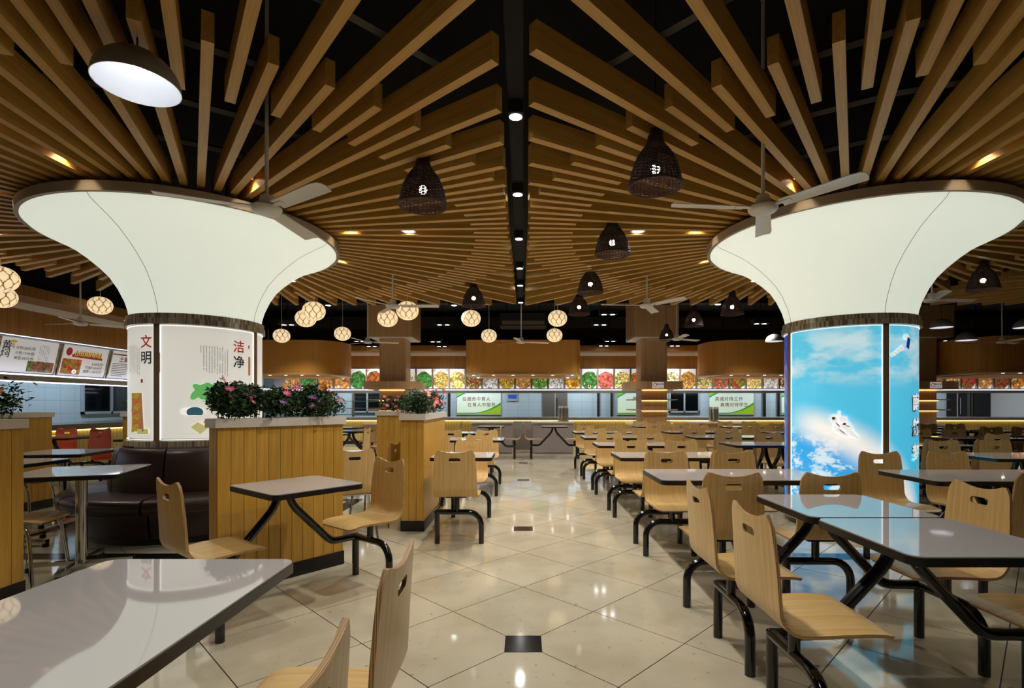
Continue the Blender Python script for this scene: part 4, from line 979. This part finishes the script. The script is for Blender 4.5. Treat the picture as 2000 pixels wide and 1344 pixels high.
for x, y, d, a, lab in ((521, 408, 3.62, 85, 'over the front of the white column'), (1490, 407, 3.7, 65, 'over the left of the blue column'), (767, 598, 7.5, 120, 'above the left rear column'), (1263, 597, 7.5, 65, 'above the right rear column'),
                        (718, 668, 11.3, 140, 'far back, left of the rear column'), (1018, 668, 11.3, 20, 'far back over the aisle end'), (1322, 662, 11.0, 30, 'far back, right of the shelf column'), (157, 632, 8.7, 170, 'far left, before the price boards'), (1957, 668, 11.2, 25, 'far right, before the right drum'), (1820, 586, 7.3, 5, 'half hidden behind the blue column')):
    p = P(x, y, d); t_ = thing('ceiling_fan', 'white three-blade ceiling fan ' + lab, 'fan', p, R(a), 'white ceiling fans')
    link('motor', MOTOR, t_)
    for k in range(3): link('blade', BLADE, t_, (0, 0, 0), k * 2 * PI / 3)
    MB().tube([(0, 0, .09), (0, 0, ZC - p.z)], .0125, 10).build('downrod', 'fan_white', t_, 50)
    MB().lathe([(.02, ZC - p.z - .12), (.05, ZC - p.z - .06), (.06, ZC - p.z)], 20).build('canopy_cup', 'fan_white', t_, 50)

# ------------------------------------------------------------------ dark ceiling services and twin downlights at the back
GR = [(562, 635), (641, 597, 1), (866, 635), (887, 597, 1), (851, 668), (702, 667), (726, 677), (863, 677), (1188, 615), (1172, 635), (1192, 667), (1179, 676), (1402, 595, 1), (1485, 633), (1347, 665), (1318, 676), (1853, 666), (1475, 668), (560, 668)]
for k, g in enumerate(GR):
    x, y = g[:2]; one = len(g) > 2; d = min(F * (3.14 - HC) / (CY - y), 16.2); p = P(x, y, d)
    side = 'left' if x < 1022 else 'right'
    t_ = thing('twin_downlight' if not one else 'single_downlight', 'black %s downlight box at back %s, %s counted from the left' % ('single' if one else 'twin', side, ORD[sorted(q[0] for q in GR if (q[0] < 1022) == (x < 1022)).index(x)]), 'downlight', p, 0, 'black downlight boxes at the back')
    MB().box(-.19 if not one else -.1, .19 if not one else .1, -.1, .1, .004, .1).build('housing', 'ceiling_black', t_)
    MB().tube([(0, 0, .1), (0, 0, ZC - p.z)], .006, 5).build('hanger', 'ceiling_black', t_)
    for s in ((0,) if one else (-.09, .09)): MB().disc((s, 0, .002), .05, 16).build('lens', 'lens_cool', t_)
    lamp('downlight_lamp', 'SPOT', (0, 0, -.03), L_GRILLE * (.6 if one else 1), t_, NEUT, .08, 120, .7)
# rear half of the same lighting: rows that light the tables on either side
for k, (y, z, w) in enumerate(((11.7, 3.75, .25), (13.2, 3.8, .25), (16.75, 3.7, .3))):
    tag(MB().box(XL, XR - 1, y - w / 2, y + w / 2, z, z + .35).build('air_duct', 'duct_black'), 'black air duct crossing the dark ceiling, %s from the camera' % ORD[k], 'duct', 'black ceiling ducts')
for k, (x, y) in enumerate(((1022, 640),)):
    p = P(x, y, 12.6); t_ = thing('air_conditioner', ('grey ceiling air conditioner above the centre drum', 'grey ceiling air conditioner left of the rear column')[k], 'air conditioner', p)
    MB().box(-.55, .55, -.3, .3, 0, .3).build('casing', 'duct_black', t_); MB().box(-.5, .5, -.31, -.3, .03, .12).build('grille', 'carrier_grey', t_)
    for q in (-.4, .4): MB().tube([(q, 0, .3), (q, 0, ZC - p.z)], .01, 5).build('hanger_rod', 'ceiling_black', t_)

# ------------------------------------------------------------------ grey tray counters, chopstick stands
for x0, x1, lab in ((922, 1000, 'left'), (1041, 1120, 'right')):
    d = 13.4; t_ = thing('tray_counter', 'grey tray return counter at the aisle end, %s one' % lab, 'counter', ((GX(x0, d) + GX(x1, d)) / 2, d, 0)); w = (GX(x1, d) - GX(x0, d)) / 2
    MB().box(-w, w, 0, .7, .02, .78).build('body', 'grey_panel', t_); MB().box(-w - .03, w + .03, -.03, .73, .78, .81).build('top', 'cap_stone', t_); MB().box(-w + .03, w - .03, .04, .66, 0, .02).build('plinth', 'cap_stone', t_)
tag(MB().box(-.27, .27, 0, .03, .02, .8).build('screen_panel', 'grey_panel', loc=(0, 14.3, 0)), 'grey screen panel closing the gap between the tray counters', 'panel')
tube_m = MB().tube([(0, 0, 0), (0, 0, .3)], .032, 10).mesh('chopstick_tube', 'chrome', 50)
for x, d, z, lab in ((1100, 13.7, .811, 'on the right tray counter'), (1394, 14.6, .78, 'on the side counter left of the blue column')):
    t_ = thing('chopstick_stand', 'steel chopstick carousel ' + lab, 'chopstick stand', (GX(x, d), d, z))
    MB().lathe([(.001, 0), (.15, 0), (.15, .03), (.001, .05)], 20).build('base', 'chrome', t_, 40); MB().tube([(0, 0, .03), (0, 0, .37)], .015, 8).build('spindle', 'chrome', t_, 50)
    for k in range(7):
        o = link('chopstick_tube', tube_m, t_, (.105 * math.cos(k * .9), .105 * math.sin(k * .9), .05)); cs = MB()
        for q in range(12): a = q * .55; r = .008 + .016 * (q % 3) / 2; cs.tube([(r * math.cos(a), r * math.sin(a), .1), (r * 1.3 * math.cos(a), r * 1.3 * math.sin(a), .36)], .003, 4)
        tag(cs.build('chopsticks', 'cap_stone', o), kind='stuff')
sc = thing('side_counter', 'white topped side counter left of the blue column, far back', 'counter', (GX(1410, 14.6), 14.6, 0))
MB().box(-.95, .75, -.3, .4, .74, .78).build('top', 'cap_stone', sc); MB().box(-.7, .7, -.2, .38, 0, .74).build('body', 'veneer_wood', sc)
cb_ = thing('low_cabinet', 'low brown cabinet behind the yellow lit planter', 'cabinet', (GX(728, 12.7), 12.7, 0))
MB().box(-.25, .45, 0, .4, .02, .76).build('body', 'veneer_wood', cb_); MB().box(-.27, .47, -.02, .42, .76, .79).build('top', 'cap_stone', cb_)
